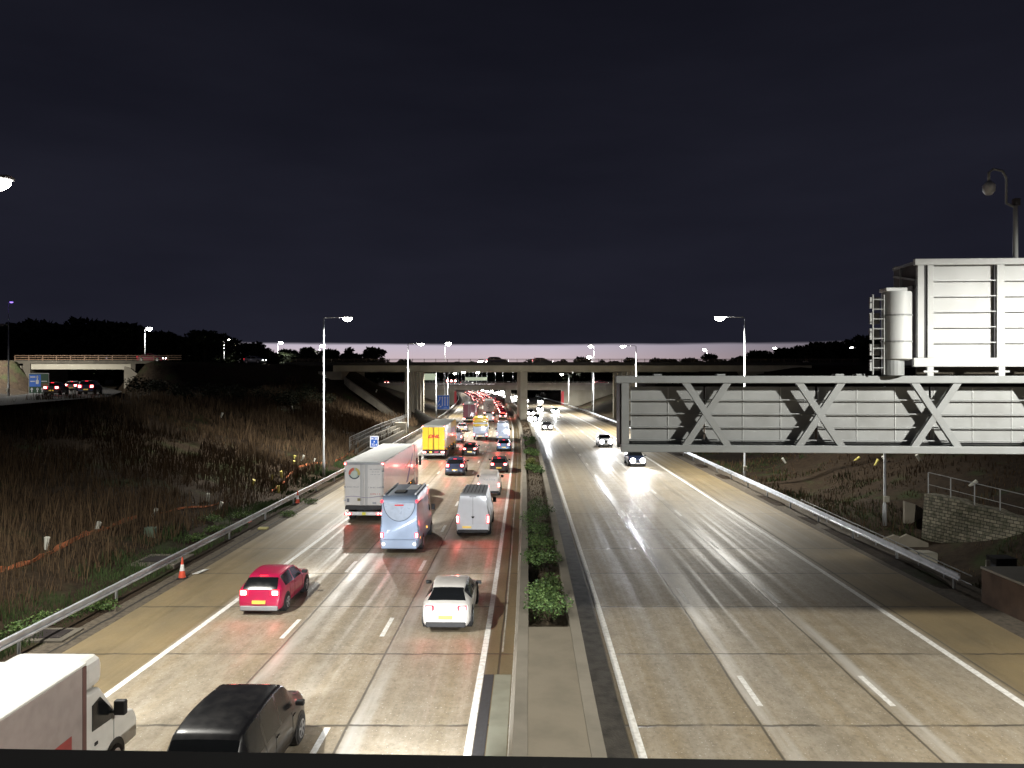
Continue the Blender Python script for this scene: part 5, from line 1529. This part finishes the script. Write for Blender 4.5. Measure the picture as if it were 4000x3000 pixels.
# lorries
def lorry(name, X, Y, label, c_door, c_side, c_roof, H=4.0, W=2.55, TL=13.4, cab=None, bar=M_boardw, lights='normal', skirt=M_black, cabc=None, plate=True, doors=True, under='white'):
    r = empty(name)
    f = 1.12
    M_frame = paint('trailer_frame_' + label[:8], tuple(v * .5 for v in c_side[:3]) if isinstance(c_side, tuple) else (.2, .2, .2), .5)
    MB().box(-W / 2, W / 2, .05, TL, f, H - .06, .02).build('trailer_box', c_side, r)
    MB().box(-W / 2 - .015, W / 2 + .015, 0.0, TL + .01, H - .055, H, .02).build('roof', c_roof, r)
    MB().box(-W / 2, W / 2, -.01, .05, H - .2, H - .06, .02).build('rear_header', M_galv2, r)
    if doors:
        for s in (-1, 1):
            d = MB().box(min(s * .02, s * (W / 2 - .05)), max(s * .02, s * (W / 2 - .05)), -.03, .045, f + .05, H - .21, .012).build('door', c_door, r)
            for xx in ((.12, .20) if cab != 'yellow' else (.06, .6)):
                MB().tube([(s * xx, -.06, f + .0), (s * xx, -.06, H - .2)], .018, 6).build('locking_bar', M_galv2 if cab != 'yellow' else M_black, d)
            for z in (f + .35, f + 1.2, H - .6):
                MB().box(min(s * (W / 2 - .12), s * (W / 2 + .04)), max(s * (W / 2 - .12), s * (W / 2 + .04)), -.055, -.032, z - .05, z + .05, .01).build('hinge', M_galv2, d)
    MB().box(-W / 2 + .05, W / 2 - .05, .0, .3, .86, 1.1).build('rear_crossmember', M_black, r)
    ub = MB().box(-W / 2 + .12, W / 2 - .05, -.04, .1, .5, .72, .02).build('rear_bumper', bar, r)
    for s in (-1, 1):
        q = MB().box(s * (W / 2 - .25) - .22, s * (W / 2 - .25) + .22, -.065, -.042, .78 if under != 'white' else .52, .95 if under != 'white' else .68, .01).build('tail_light', M_taillens, r)
        for k in (-.1, .1):
            MB().tube([(s * (W / 2 - .25) + k, -.085, .865 if under != 'white' else .6), (s * (W / 2 - .25) + k, -.066, .865 if under != 'white' else .6)], .085 if under != 'white' else .06, 12).build('lamp_bulb', M_tailcore, q)
        q = MB().box(s * (W / 2 - .06) - .08, s * (W / 2 - .06) + .08, -.06, -.012, H - .19, H - .05, .02).build('marker_light', M_taillens, r)
        MB().box(s * (W / 2 - .06) - .045, s * (W / 2 - .06) + .045, -.07, -.061, H - .155, H - .085, .004).build('lamp_bulb', M_tailcore, q)
    if plate: MB().box(-.12, .12, -.06, -.042, .52, .70, .01).build('number_plate', paint('plain_yellow_plate', (.8, .72, .05), .5), r)
    # running gear
    MB().box(-.45, .45, .3, TL, .75, 1.1).build('chassis', M_black, r)
    for s in (-1, 1): MB().box(s * (W / 2 - .05) - .02, s * (W / 2 - .05) + .02, 4.8, TL - 3.2, .45, 1.08).build('side_guard', skirt, r)
    wheels(r, W - .02, (1.6, 2.9, 4.2), .5, .35, M_grey)
    for y in (2.2, 5.5, 8.5, 11.5):
        MB().box(W / 2 + .002, W / 2 + .02, y - .05, y + .05, .98, 1.05).build('side_marker', M_amber, r)
    # tractor
    cc = cabc or c_side; y0 = TL + .55
    prof = [(y0, .9), (y0, 3.0), (y0 + .3, 3.75), (y0 + 1.0, 3.8), (y0 + 1.75, 3.2), (y0 + 2.15, 2.5), (y0 + 2.25, 1.2), (y0 + 2.25, .45), (y0 + .9, .4)]
    cb = MB(); cb.prism(prof, -1.24, 1.24, 'x'); o = cb.build('cab', cc, r); fix_normals(o)
    wd = MB(); wd.prism([(y0 + .95, 1.9), (y0 + .95, 2.6), (y0 + 1.9, 2.55), (y0 + 2.05, 1.85)], -1.252, 1.252, 'x'); o = wd.build('cab_window', M_glass, r); fix_normals(o)
    for s in (-1, 1): MB().box(s * 1.42 - .1, s * 1.42 + .1, y0 + 2.0, y0 + 2.1, 1.9, 2.7, .03).build('mirror', M_black, r)
    wheels(r, 2.5, (TL - 1.0, y0 + 1.35), .5, .35, M_grey)
    place(r, X, Y, label, 'lorry', GQ)
    return r
M_wdoor = paint('lorry_door_white', (.58, .56, .53), .5, 0, .1, .15, dirt_col=(.35, .31, .26))
M_wside = paint('lorry_side_white', (.50, .47, .43), .22, .1, .5, .15, dirt_col=(.3, .26, .22))
M_wroof = paint('lorry_roof_white', (.55, .58, .56), .5, 0, .1, .12)
r = lorry('articulated_lorry', -9.55, 49.0, 'white articulated lorry with a round globe emblem on its rear door', M_wdoor, M_wside, M_wroof, H=3.95)
brake_glow(r, 2.4, .7, 90); head_spot(r, 16, .8, 2500)
# artwork on the doors
zz = 3.2
M_glb = paint('emblem_grey_green', (.32, .38, .33), .5); M_glr = paint('emblem_red', (.55, .10, .06), .5); M_gly = paint('emblem_yellow', (.45, .36, .08), .5); M_gld = paint('emblem_dark', (.06, .08, .09), .5)
def sector(c, r0, r1, a0, a1, y, n=14):
    mb = MB(); A_ = [math.radians(a0 + (a1 - a0) * i / n) for i in range(n + 1)]
    mb.v = [(c[0] + r0 * math.cos(a), y, c[1] + r0 * math.sin(a)) for a in A_] + [(c[0] + r1 * math.cos(a), y, c[1] + r1 * math.sin(a)) for a in A_]
    mb.f = [(i, i + 1, n + 2 + i, n + 1 + i) for i in range(n)]; return mb
c = (-.62, 3.2)
e = MB().disc((c[0], -.034, c[1]), .37, 'y', 28).build('emblem', M_glb, r)
sector(c, .2, .375, 95, 195, -.038).build('emblem_patch', M_glr, e); sector(c, .22, .375, -20, 75, -.038).build('emblem_patch', M_gly, e)
sector(c, .3, .375, 200, 335, -.038).build('emblem_patch', M_gld, e); MB().disc((c[0] - .02, -.041, c[1] - .06), .22, 'y', 20).build('emblem_core', paint('emblem_pale', (.45, .52, .45), .4), e)
M_txt = paint('lettering_grey', (.16, .17, .2), .5)
def scribble(x0, x1, z, h, mat, seed):
    """rows of small illegible characters"""
    g = random.Random(seed); mb = MB(); x = x0
    while x < x1:
        w = g.uniform(.02, .05)
        if g.random() < .86:
            hh = h * g.uniform(.55, 1)
            mb.box(x, x + w * .5, -.036, -.032, z - h / 2, z - h / 2 + hh)
            if g.random() < .6: mb.box(x, x + w, -.036, -.032, z - h * .1, z + h * .1)
        x += w * 1.35
    return mb
for (a, b, z, h, m_, s) in ((.38, 1.05, 3.47, .06, M_txt, 1), (.46, 1.0, 3.3, .05, M_txt, 2), (.42, 1.05, 3.13, .05, M_txt, 3), (-1.1, -.3, 2.33, .07, M_txt, 4), (.3, 1.2, 2.3, .11, M_txt, 5), (.42, 1.05, 1.88, .1, M_glr, 6)):
    scribble(a, b, z, h, m_, s).build('lettering', m_, r)
w = [(-1.2 + 2.4 * i / 20, -.035, 1.68 + .05 * math.sin(i * .4)) for i in range(21)]
MB().tube(w, .014, 5).build('wave_stripe', paint('stripe_violet', (.15, .12, .3), .5), r)
MB().box(-.42, -.18, -.04, -.032, 1.42, 1.6).build('sticker', paint('sticker_gold', (.22, .18, .06), .5), r)
MB().box(-1.1, -.95, -.04, -.032, 1.35, 1.58).build('sticker', M_txt, r)
MB().box(.55, .8, -.04, -.032, 1.22, 1.36).build('sticker', M_grey, r)
sw = MB(); sw.prism([(9.2, 1.3), (10.2, 1.3), (12.8, 3.2), (12.6, 3.3)], 1.277, 1.283, 'x'); o = sw.build('side_stripe', paint('stripe_blue', (.07, .07, .2), .4), r); fix_normals(o)
sw = MB(); sw.prism([(8.6, 2.5), (11.0, 2.65), (11.6, 2.9), (10.0, 2.75)], 1.277, 1.283, 'x'); o = sw.build('side_stripe', paint('stripe_orange', (.5, .28, .1), .4), r); fix_normals(o)

M_ydoor = paint('lorry_door_yellow', (.78, .52, .02), .45, 0, .2, .08)
M_yside = paint('lorry_side_yellow', (.55, .38, .10), .35, 0, .4, .12)
r = lorry('articulated_lorry', -8.95, 86.6, 'yellow articulated lorry with red lettering on its rear doors', M_ydoor, M_yside, paint('lorry_roof_grey', (.36, .38, .36), .5), H=3.9, W=2.6, cab='yellow', under='big', bar=M_galv2, plate=False)
brake_glow(r, 2.4, .85, 420); head_spot(r, 16, .8, 2500)
text_mesh('DHL', .52, paint('lettering_red', (.6, .02, .03), .5), 'lettering', r, (0, -.085, 2.65), shear=.35, bold=.02, sx=1.25)
MB().box(-.45, -.2, -.09, -.06, .8, .93).build('reversing_light', M_amber, r); MB().box(.1, .55, -.09, -.06, .8, .93).build('number_plate', emit('pink_plate_glow', (1, .1, .2), .7), r)  # the plate's pink glow is painted as emission; it is no lamp
MB().box(1.302, 1.306, 8.0, 13.0, 2.0, 3.1).build('side_panel', M_silver if 'M_silver' in globals() else C_silver, r)
r = lorry('articulated_lorry', -8.85, 157, 'maroon curtain-sided lorry with a pale roof in the left lane', paint('curtain_maroon', (.17, .03, .055), .45, 0, .2, .15), paint('curtain_maroon_side', (.17, .03, .055), .45, 0, .2, .15), M_wroof, H=3.95, under='big')
brake_glow(r, 2.4, .85, 400); head_spot(r, 16, .8, 2500)
r = lorry('articulated_lorry', -5.6, 183, 'grey lorry with a dark swirl on its rear, behind the yellow-topped truck', paint('lorry_grey_door', (.33, .30, .28), .5), paint('lorry_grey', (.33, .30, .28), .5), M_wroof, H=3.9, under='big')
M_sw = paint('swirl_dark', (.06, .055, .06), .5)
for k in range(3):
    pts = [(.75 * (1 - t) * math.cos(2.1 * k + 3 * t) * .9, -.045, 2.5 + .75 * (1 - t) * math.sin(2.1 * k + 3 * t)) for t in np.linspace(0, .9, 12)]
    MB().tube(pts, .05, 5).build('swirl', M_sw, r)
brake_glow(r, 2.4, .85, 400)

# yellow-topped box truck in the middle lane
def luton():
    r = empty('box_truck')
    W, H = 2.2, 3.35
    MB().box(-W / 2, W / 2, 0.02, 4.6, .55, 2.05, .05).build('lower_body', C_vans, r)
    MB().box(-W / 2 + .001, W / 2 - .001, .04, 4.6, 2.053, 2.42, .03).build('yellow_band', M_ydoor, r)
    MB().box(-W / 2, W / 2, .25, 5.3, 2.6, H, .12).build('upper_body', M_ydoor, r)
    MB().box(-W / 2 + .02, W / 2 - .02, .12, 4.5, 2.42, 2.6).build('middle_gap', C_silver, r)
    MB().box(-.75, .75, -.03, .02, .6, 1.0, .02).build('tail_lift', M_grey, r)
    MB().box(-.6, .6, -.06, -.03, .52, .78, .01).build('rear_bumper', M_signw, r)
    MB().box(-.26, .26, -.075, -.062, .56, .7).build('number_plate', M_plate, r)
    for s in (-1, 1):
        q = MB().box(s * .95 - .12, s * .95 + .12, -.04, .05, .6, 1.05, .03).build('tail_light', M_taillens, r)
        MB().box(s * .95 - .07, s * .95 + .07, -.05, -.041, .7, .95, .004).build('lamp_bulb', M_tailcore, q)
        q = MB().box(s * .98 - .1, s * .98 + .1, .19, .28, H - .35, H - .2, .02).build('marker_light', M_taillens, r)
        MB().box(s * .85 - .05, s * .85 + .05, 0.0, .03, 2.18, 2.3, .01).build('marker', M_black, r)
    cb = MB(); cb.prism([(4.6, .4), (4.6, 2.3), (5.2, 2.25), (5.8, 1.35), (6.5, 1.1), (6.6, .4)], -.98, .98, 'x'); o = cb.build('cab', C_vans, r); fix_normals(o)
    for s in (-1, 1): MB().box(s * 1.18 - .08, s * 1.18 + .08, 5.5, 5.6, 1.3, 1.65, .02).build('mirror', M_black, r)
    wheels(r, 2.05, (1.2, 5.6), .36)
    place(r, -4.75, 113.5, 'box truck with a yellow top and grey lower half in the middle lane', 'truck', GQ); brake_glow(r, 2.0, .9, 220); head_spot(r, 6.6)
luton()

# white box van entering at the bottom left
def box_van():
    r = empty('box_van')
    M_bx = paint('box_van_white', (.66, .65, .61), .35, 0, .4, .1)
    M_bs = paint('box_van_side', (.36, .31, .29), .4, 0, .3, .2)
    M_bm = paint('box_van_red', (.34, .06, .055), .45)
    W = 2.1
    MB().box(-W / 2, W / 2, 0, 4.1, .85, 3.06, .03).build('box', M_bs, r)
    MB().box(-W / 2 - .02, W / 2 + .02, -.02, 4.15, 3.063, 3.12, .02).build('roof', M_bx, r)
    MB().tube([(-W / 2 + .15, 0, 3.14), (-W / 2 + .15, 4.1, 3.14)], .045, 6).build('roof_rail', M_grey, r)
    sd = MB(); sd.box(W / 2 + .002, W / 2 + .008, .1, 3.6, .95, 1.75); sd.build('red_side_band', M_bm, r)
    MB().box(-W / 2 + .05, W / 2 - .05, 4.12, 4.95, 2.35, 3.08, .22).build('fairing', M_bx, r)
    MB().box(W / 2 - .02, W / 2 + .012, 4.0, 4.14, .85, 3.05).build('corner_post', paint('brown_post', (.14, .07, .06), .5), r)
    # cab, bonnet
    cb = MB(); cb.prism([(4.16, .42), (4.16, 2.34), (4.85, 2.3), (5.5, 1.5), (5.7, 1.36), (6.35, 1.15), (6.5, .9), (6.5, .4)], -.97, .97, 'x'); o = cb.build('cab', M_bx, r); fix_normals(o)
    md = o.modifiers.new('bevel', 'BEVEL'); md.width = .07; md.segments = 3
    wd = MB(); wd.prism([(4.5, 1.42), (4.5, 2.0), (4.82, 2.08), (5.42, 1.48), (5.35, 1.36)], -.985, .985, 'x'); o = wd.build('side_window', M_glass, r); fix_normals(o)
    ws = MB(); ws.v = [(-.82, 4.93, 2.23), (.82, 4.93, 2.23), (.86, 5.5, 1.525), (-.86, 5.5, 1.525)]; ws.f = [(3, 2, 1, 0)]; o = ws.build('windscreen', M_glass, r); o.location = (0, .02, .02)
    MB().box(.965, .99, 4.6, 4.72, 1.05, 1.12).build('door_handle', M_black, r)
    MB().box(.972, .98, 4.2, 4.215, .5, 2.2).build('door_seam', M_grey, r); MB().box(.972, .98, 5.4, 5.415, .6, 1.4).build('door_seam', M_grey, r)
    for s in (-1, 1):
        mb = MB(); mb.box(s * 1.18 - .14, s * 1.18 + .14, 5.25, 5.4, 1.45, 1.8, .04); mb.box(s * 1.02 - .08, s * 1.02 + .08, 5.28, 5.34, 1.5, 1.56); mb.build('mirror', M_black, r)
        MB().tube([(s * .7, 5.45, .4), (s * .985, 5.45, .4)], .43, 22).build('wheel_arch', M_black, r)
        q = MB().box(s * .75 - .16, s * .75 + .16, 6.35, 6.51, .8, 1.0, .03).build('headlight', M_headlens, r)
        MB().tube([(s * .75, 6.5, .9), (s * .75, 6.54, .9)], .09, 12).build('lamp_bulb', M_head, q)
    wheels(r, 1.98, (1.2, 5.45), .35)
    place(r, -10.5, 12.6, 'white box van with a red-banded side at the lower left corner', 'van', GQ); head_spot(r, 6.5, .85, 500)
box_van()

# --- oncoming
def onc(sp, body, x, y, label, kind='hatchback', cat='car', heads=3.0, spot=8000):
    s = dict(sp); s['heads'] = heads; s['brake'] = False
    r = loft_vehicle(kind, s, body, .9)
    place(r, x, y, label, cat, GO, onc=True, L=s['L'])
    if spot: head_spot(r, s['L'], s.get('headz', .66), spot)
    return r
onc(SP_SUV, C_silver, 12.6, 101.5, 'pale SUV half hidden by the end of the gantry', 'suv')
onc(SP_HATCH, C_navy, 13.25, 79.6, 'dark blue hatchback with dazzling headlights just below the gantry', heads=3.0)
onc(SP_HATCH, C_dgrey, 6.25, 133.5, 'dark oncoming car alone in the lane beside the planter')
onc(SP_HATCH, C_navy, 5.3, 160, 'oncoming car first behind the dark one in the planter lane', heads=3.6)
onc(SP_SUV, C_dgrey, 4.4, 181, 'oncoming car just right of the central pier', 'suv', heads=3.6)
onc(SP_HATCH, C_teal, 11.1, 195, 'teal car with headlights in the far outer lane', heads=3.6)
onc(SP_HATCH, C_silver, 7.6, 208, 'oncoming car in the middle lane behind the pier-side pair', heads=3.6)

# --- far queue: copies of a few prototypes
SP_HATCH = dict(SP_HATCH, tailw=.42, tail=(.7, 1.0)); SP_SUV = dict(SP_SUV, tailw=.4, tail=(.8, 1.14)); SP_COUPE = dict(SP_COUPE, tailw=.42, tail=(.7, .97)); SP_SVAN = dict(SP_SVAN, tailw=.24)
P_FAR = [loft_vehicle('hatchback', SP_HATCH, C_dgrey, .5), loft_vehicle('hatchback', SP_HATCH, C_silver, .5), loft_vehicle('suv', SP_SUV, C_navy, .5),
         loft_vehicle('small_van', SP_SVAN, C_van, .5), loft_vehicle('coupe', SP_COUPE, C_red, .5)]
NAMES = ['dark grey hatchback', 'silver hatchback', 'navy SUV', 'white small van', 'red coupe']
KIND = ['car', 'car', 'car', 'van', 'car']
usedF = [False] * 5
ORD = ['first', 'second', 'third', 'fourth', 'fifth', 'sixth', 'seventh', 'eighth', 'ninth', 'tenth', 'eleventh', 'twelfth', 'thirteenth', 'fourteenth', 'fifteenth', 'sixteenth', 'seventeenth', 'eighteenth', 'nineteenth', 'twentieth',
       'twenty-first', 'twenty-second', 'twenty-third', 'twenty-fourth', 'twenty-fifth', 'twenty-sixth', 'twenty-seventh', 'twenty-eighth', 'twenty-ninth', 'thirtieth']
random.seed(5)
def far_car(k, x, y, label, z=0, rz=None, group='distant cars in the queue'):
    o = P_FAR[k] if not usedF[k] else copy_tree(P_FAR[k]); usedF[k] = True
    o.location = (x, y, z); o.rotation_euler = (0, 0, heading(y) if rz is None else rz); tag(o, label, KIND[k], group)
lanes = {'left': (-9.0, 176), 'middle': (-5.3, 204), 'right': (-1.75, 168)}
far_car(3, R(158.5) - 4.6, 158.5, 'white small van right behind the grey swirl lorry', group=GQ)
for ln, (off, y) in lanes.items():
    i = 0
    if ln == 'left': y = 180
    while y < 470 and i < 30:
        k = random.choice([0, 0, 1, 2, 3, 4, 0, 2])
        far_car(k, R(y) + off + random.uniform(-.25, .25), y, '%s, %s in the %s-lane queue beyond the first bridge' % (NAMES[k], ORD[i], ln))
        if i % 5 == 0 and y < 330:
            pass
        y += random.uniform(7.6, 10.5) if ln != 'right' else random.uniform(8.5, 11.0); i += 1
# glow of the dense far queue
for (yy, off) in ((172, -1.8), (215, -5), (250, -2), (290, -6), (340, -5), (400, -5)):
    ld = bpy.data.lights.new('brake_glow', 'SPOT'); ld.energy = 700; ld.color = (1, .1, .06); ld.shadow_soft_size = .8; ld.spot_size = math.radians(165)
    lo = bpy.data.objects.new('brake_glow', ld); COL.objects.link(lo); lo.location = (R(yy) + off, yy, 2.2)
# far oncoming stream
PO = [None, None]
def far_onc(k, x, y, label):
    global PO
    if PO[k] is None:
        s = dict(SP_HATCH if k == 0 else SP_SUV); s['heads'] = 4.6; s['brake'] = False
        PO[k] = loft_vehicle('hatchback' if k == 0 else 'suv', s, C_dgrey if k == 0 else C_silver, .5); o = PO[k]
    else: o = copy_tree(PO[k])
    o.location = (x, y, 0); o.rotation_euler = (0, 0, heading(y) + PI); tag(o, label, 'car', 'distant oncoming cars with dazzling headlights')
i = 0
for (off, ys_) in ((6.1, (236, 262, 300, 330, 352, 385, 420, 450, 480, 510)), (9.9, (290, 340, 395, 440, 490)), (13.6, (270, 365, 460))):
    for y in ys_:
        far_onc(i % 2, R(y) + off, y, '%s oncoming car with blinding headlights, %s nearest in the far bend' % (('dark grey', 'silver')[i % 2], ORD[i]), ); i += 1
# cars on the raised roads
def raised(k, x, y, z, rz, label): far_car(k, x, y, label, z, rz, 'cars on the raised roads')
raised(2, (1062 - 1106) * 160 / 1640 - 1.0, 160, 12.05, -PI / 2, 'dark car silhouetted on the bridge against the bright sky band')
raised(0, (1150 - 1106) * 160 / 1640, 160.3, 12.05, -PI / 2, 'dark car on the bridge above the central pier')
X, Y = (535 - 1106) * 150 / 1640, 152
raised(1, X - 1.0, Y, ground_z(X, Y) + .05, -PI / 2 - .3, 'silver car with red lights on the raised road left of the bridge')
X, Y = (300 - 1106) * 134 / 1640, 134
raised(4, X - 1.0, Y + 2, 12.15, -PI / 2, 'red car at the right end of the short left bridge')
for i, (x, y) in enumerate(((110, 88), (153, 112), (185, 90))):
    X = (x - 1106) * y / 1640
    raised((0, 1, 2)[i], X, y, 7.36, .28, ['dark car with red lights left on the slip road beside the route sign', 'smaller distant car between the two red-lit cars on the slip road', 'SUV with red lights right on the slip road under the left bridge'][i])
for i, x in enumerate((835, 869)):
    X = (x - 1106) * 300 / 1640
    raised((0, 2)[i], X, 300, ground_z(X, 300) + .05, 0, ['left', 'right'][i] + ' of two red-lit cars behind the bridge, left of the pier')
X = (1283 - 1106) * 264 / 1640 
raised(4, X + .5, 266, 6.85, -PI / 2, 'red coupe on the far bridge right of the central pier')
raised(1, -18, 266, 6.85, -PI / 2, 'silver car on the far bridge left of the central pier')
X = (1620 - 1106) * .0 + 30

# ------------------------------------------------------------------ world
w = bpy.data.worlds.new('World'); scene.world = w; w.use_nodes = True
N, L = w.node_tree.nodes, w.node_tree.links
for n in list(N): N.remove(n)
out = N.new('ShaderNodeOutputWorld'); bg = N.new('ShaderNodeBackground'); L.new(bg.outputs[0], out.inputs[0])
tc = N.new('ShaderNodeTexCoord'); sp = N.new('ShaderNodeSeparateXYZ'); L.new(tc.outputs['Generated'], sp.inputs[0])
mp = N.new('ShaderNodeMapping'); mp.inputs['Scale'].default_value = (3, 3, 40); L.new(tc.outputs['Generated'], mp.inputs[0])
no = N.new('ShaderNodeTexNoise'); no.inputs['Scale'].default_value = 2; no.inputs['Detail'].default_value = 7; L.new(mp.outputs[0], no.inputs[0])
ma = N.new('ShaderNodeMath'); ma.operation = 'MULTIPLY_ADD'; ma.inputs[1].default_value = .006; L.new(no.outputs[0], ma.inputs[0]); L.new(sp.outputs[2], ma.inputs[2])
mr = N.new('ShaderNodeMapRange'); mr.interpolation_type = 'SMOOTHSTEP'; mr.inputs[1].default_value = .0435; mr.inputs[2].default_value = .0475; L.new(ma.outputs[0], mr.inputs[0])
# clear strip under the cloud: brighter in the middle of the view
band = N.new('ShaderNodeValToRGB'); e = band.color_ramp.elements
e[0].position = .0; e[0].color = (.50, .38, .39, 1); e[1].position = 1.0; e[1].color = (.42, .38, .46, 1)
mrb = N.new('ShaderNodeMapRange'); mrb.inputs[1].default_value = .015; mrb.inputs[2].default_value = .045; L.new(sp.outputs[2], mrb.inputs[0]); L.new(mrb.outputs[0], band.inputs[0])
azr = N.new('ShaderNodeMapRange'); azr.inputs[1].default_value = .05; azr.inputs[2].default_value = .42; azr.inputs[3].default_value = 1.0; azr.inputs[4].default_value = .25; L.new(sp.outputs[0], azr.inputs[0])
bsc = N.new('ShaderNodeVectorMath'); bsc.operation = 'SCALE'; L.new(band.outputs[0], bsc.inputs[0]); L.new(azr.outputs[0], bsc.inputs['Scale'])
# cloud: dark navy with faint structure, paler low down
mp2 = N.new('ShaderNodeMapping'); mp2.inputs['Scale'].default_value = (1.2, 1.2, 5); L.new(tc.outputs['Generated'], mp2.inputs[0])
n2 = N.new('ShaderNodeTexNoise'); n2.inputs['Scale'].default_value = 2.2; n2.inputs['Detail'].default_value = 6; L.new(mp2.outputs[0], n2.inputs[0])
cl = N.new('ShaderNodeValToRGB'); e = cl.color_ramp.elements
e[0].position = .3; e[0].color = (.0068, .0070, .0120, 1); e[1].position = .7; e[1].color = (.0098, .0100, .0165, 1); L.new(n2.outputs[0], cl.inputs[0])
zf = N.new('ShaderNodeMapRange'); zf.inputs[1].default_value = .1; zf.inputs[2].default_value = .45; zf.inputs[3].default_value = 1.25; zf.inputs[4].default_value = .75; L.new(sp.outputs[2], zf.inputs[0])
csc = N.new('ShaderNodeVectorMath'); csc.operation = 'SCALE'; L.new(cl.outputs[0], csc.inputs[0]); L.new(zf.outputs[0], csc.inputs['Scale'])
lowm = N.new('ShaderNodeMapRange'); lowm.inputs[1].default_value = .006; lowm.inputs[2].default_value = .013; lowm.inputs[3].default_value = 1; lowm.inputs[4].default_value = 0; L.new(sp.outputs[2], lowm.inputs[0])
mxm = N.new('ShaderNodeMath'); mxm.operation = 'MAXIMUM'; L.new(mr.outputs[0], mxm.inputs[0]); L.new(lowm.outputs[0], mxm.inputs[1])
mx = N.new('ShaderNodeMix'); mx.data_type = 'RGBA'; L.new(mxm.outputs[0], mx.inputs[0]); L.new(bsc.outputs[0], mx.inputs[6]); L.new(csc.outputs[0], mx.inputs[7])
L.new(mx.outputs[2], bg.inputs[0]); bg.inputs[1].default_value = .95

# ------------------------------------------------------------------ air
def haze_box(density):
    mb = MB(); mb.box(-420, 420, -90, 760, -4, 45)
    m = bpy.data.materials.new('haze_air'); m.use_nodes = True; N = m.node_tree.nodes; L = m.node_tree.links
    N.remove(N['Principled BSDF']); v = N.new('ShaderNodeVolumePrincipled'); v.inputs['Color'].default_value = (.9, .92, 1, 1); v.inputs['Density'].default_value = density
    v.inputs['Anisotropy'].default_value = .6
    L.new(v.outputs[0], N['Material Output'].inputs['Volume'])
    tag(mb.build('haze', m), kind='stuff')

# ------------------------------------------------------------------ camera
cam = bpy.data.cameras.new('camera'); co = bpy.data.objects.new('camera', cam); COL.objects.link(co)
co.location = (0, 0, 9.4); co.rotation_euler = (PI / 2, 0, 0)
cam.sensor_width = 36; cam.lens = 36 * 1640 / 2212; cam.shift_y = -14.5 / 2212
cam.clip_start = .05; cam.clip_end = 6000
scene.camera = co
scene.view_settings.view_transform = 'Standard'; scene.view_settings.look = 'None'; scene.view_settings.exposure = 0.4; scene.view_settings.gamma = 1
cy = scene.cycles
cy.use_denoising = True
try: cy.denoiser = 'OPENIMAGEDENOISE'
except Exception: pass
cy.sample_clamp_indirect = 6.0; cy.sample_clamp_direct = 0
cy.max_bounces = 5; cy.diffuse_bounces = 2; cy.glossy_bounces = 3; cy.transmission_bounces = 2
cy.caustics_reflective = False; cy.caustics_refractive = False
cy.use_light_tree = True
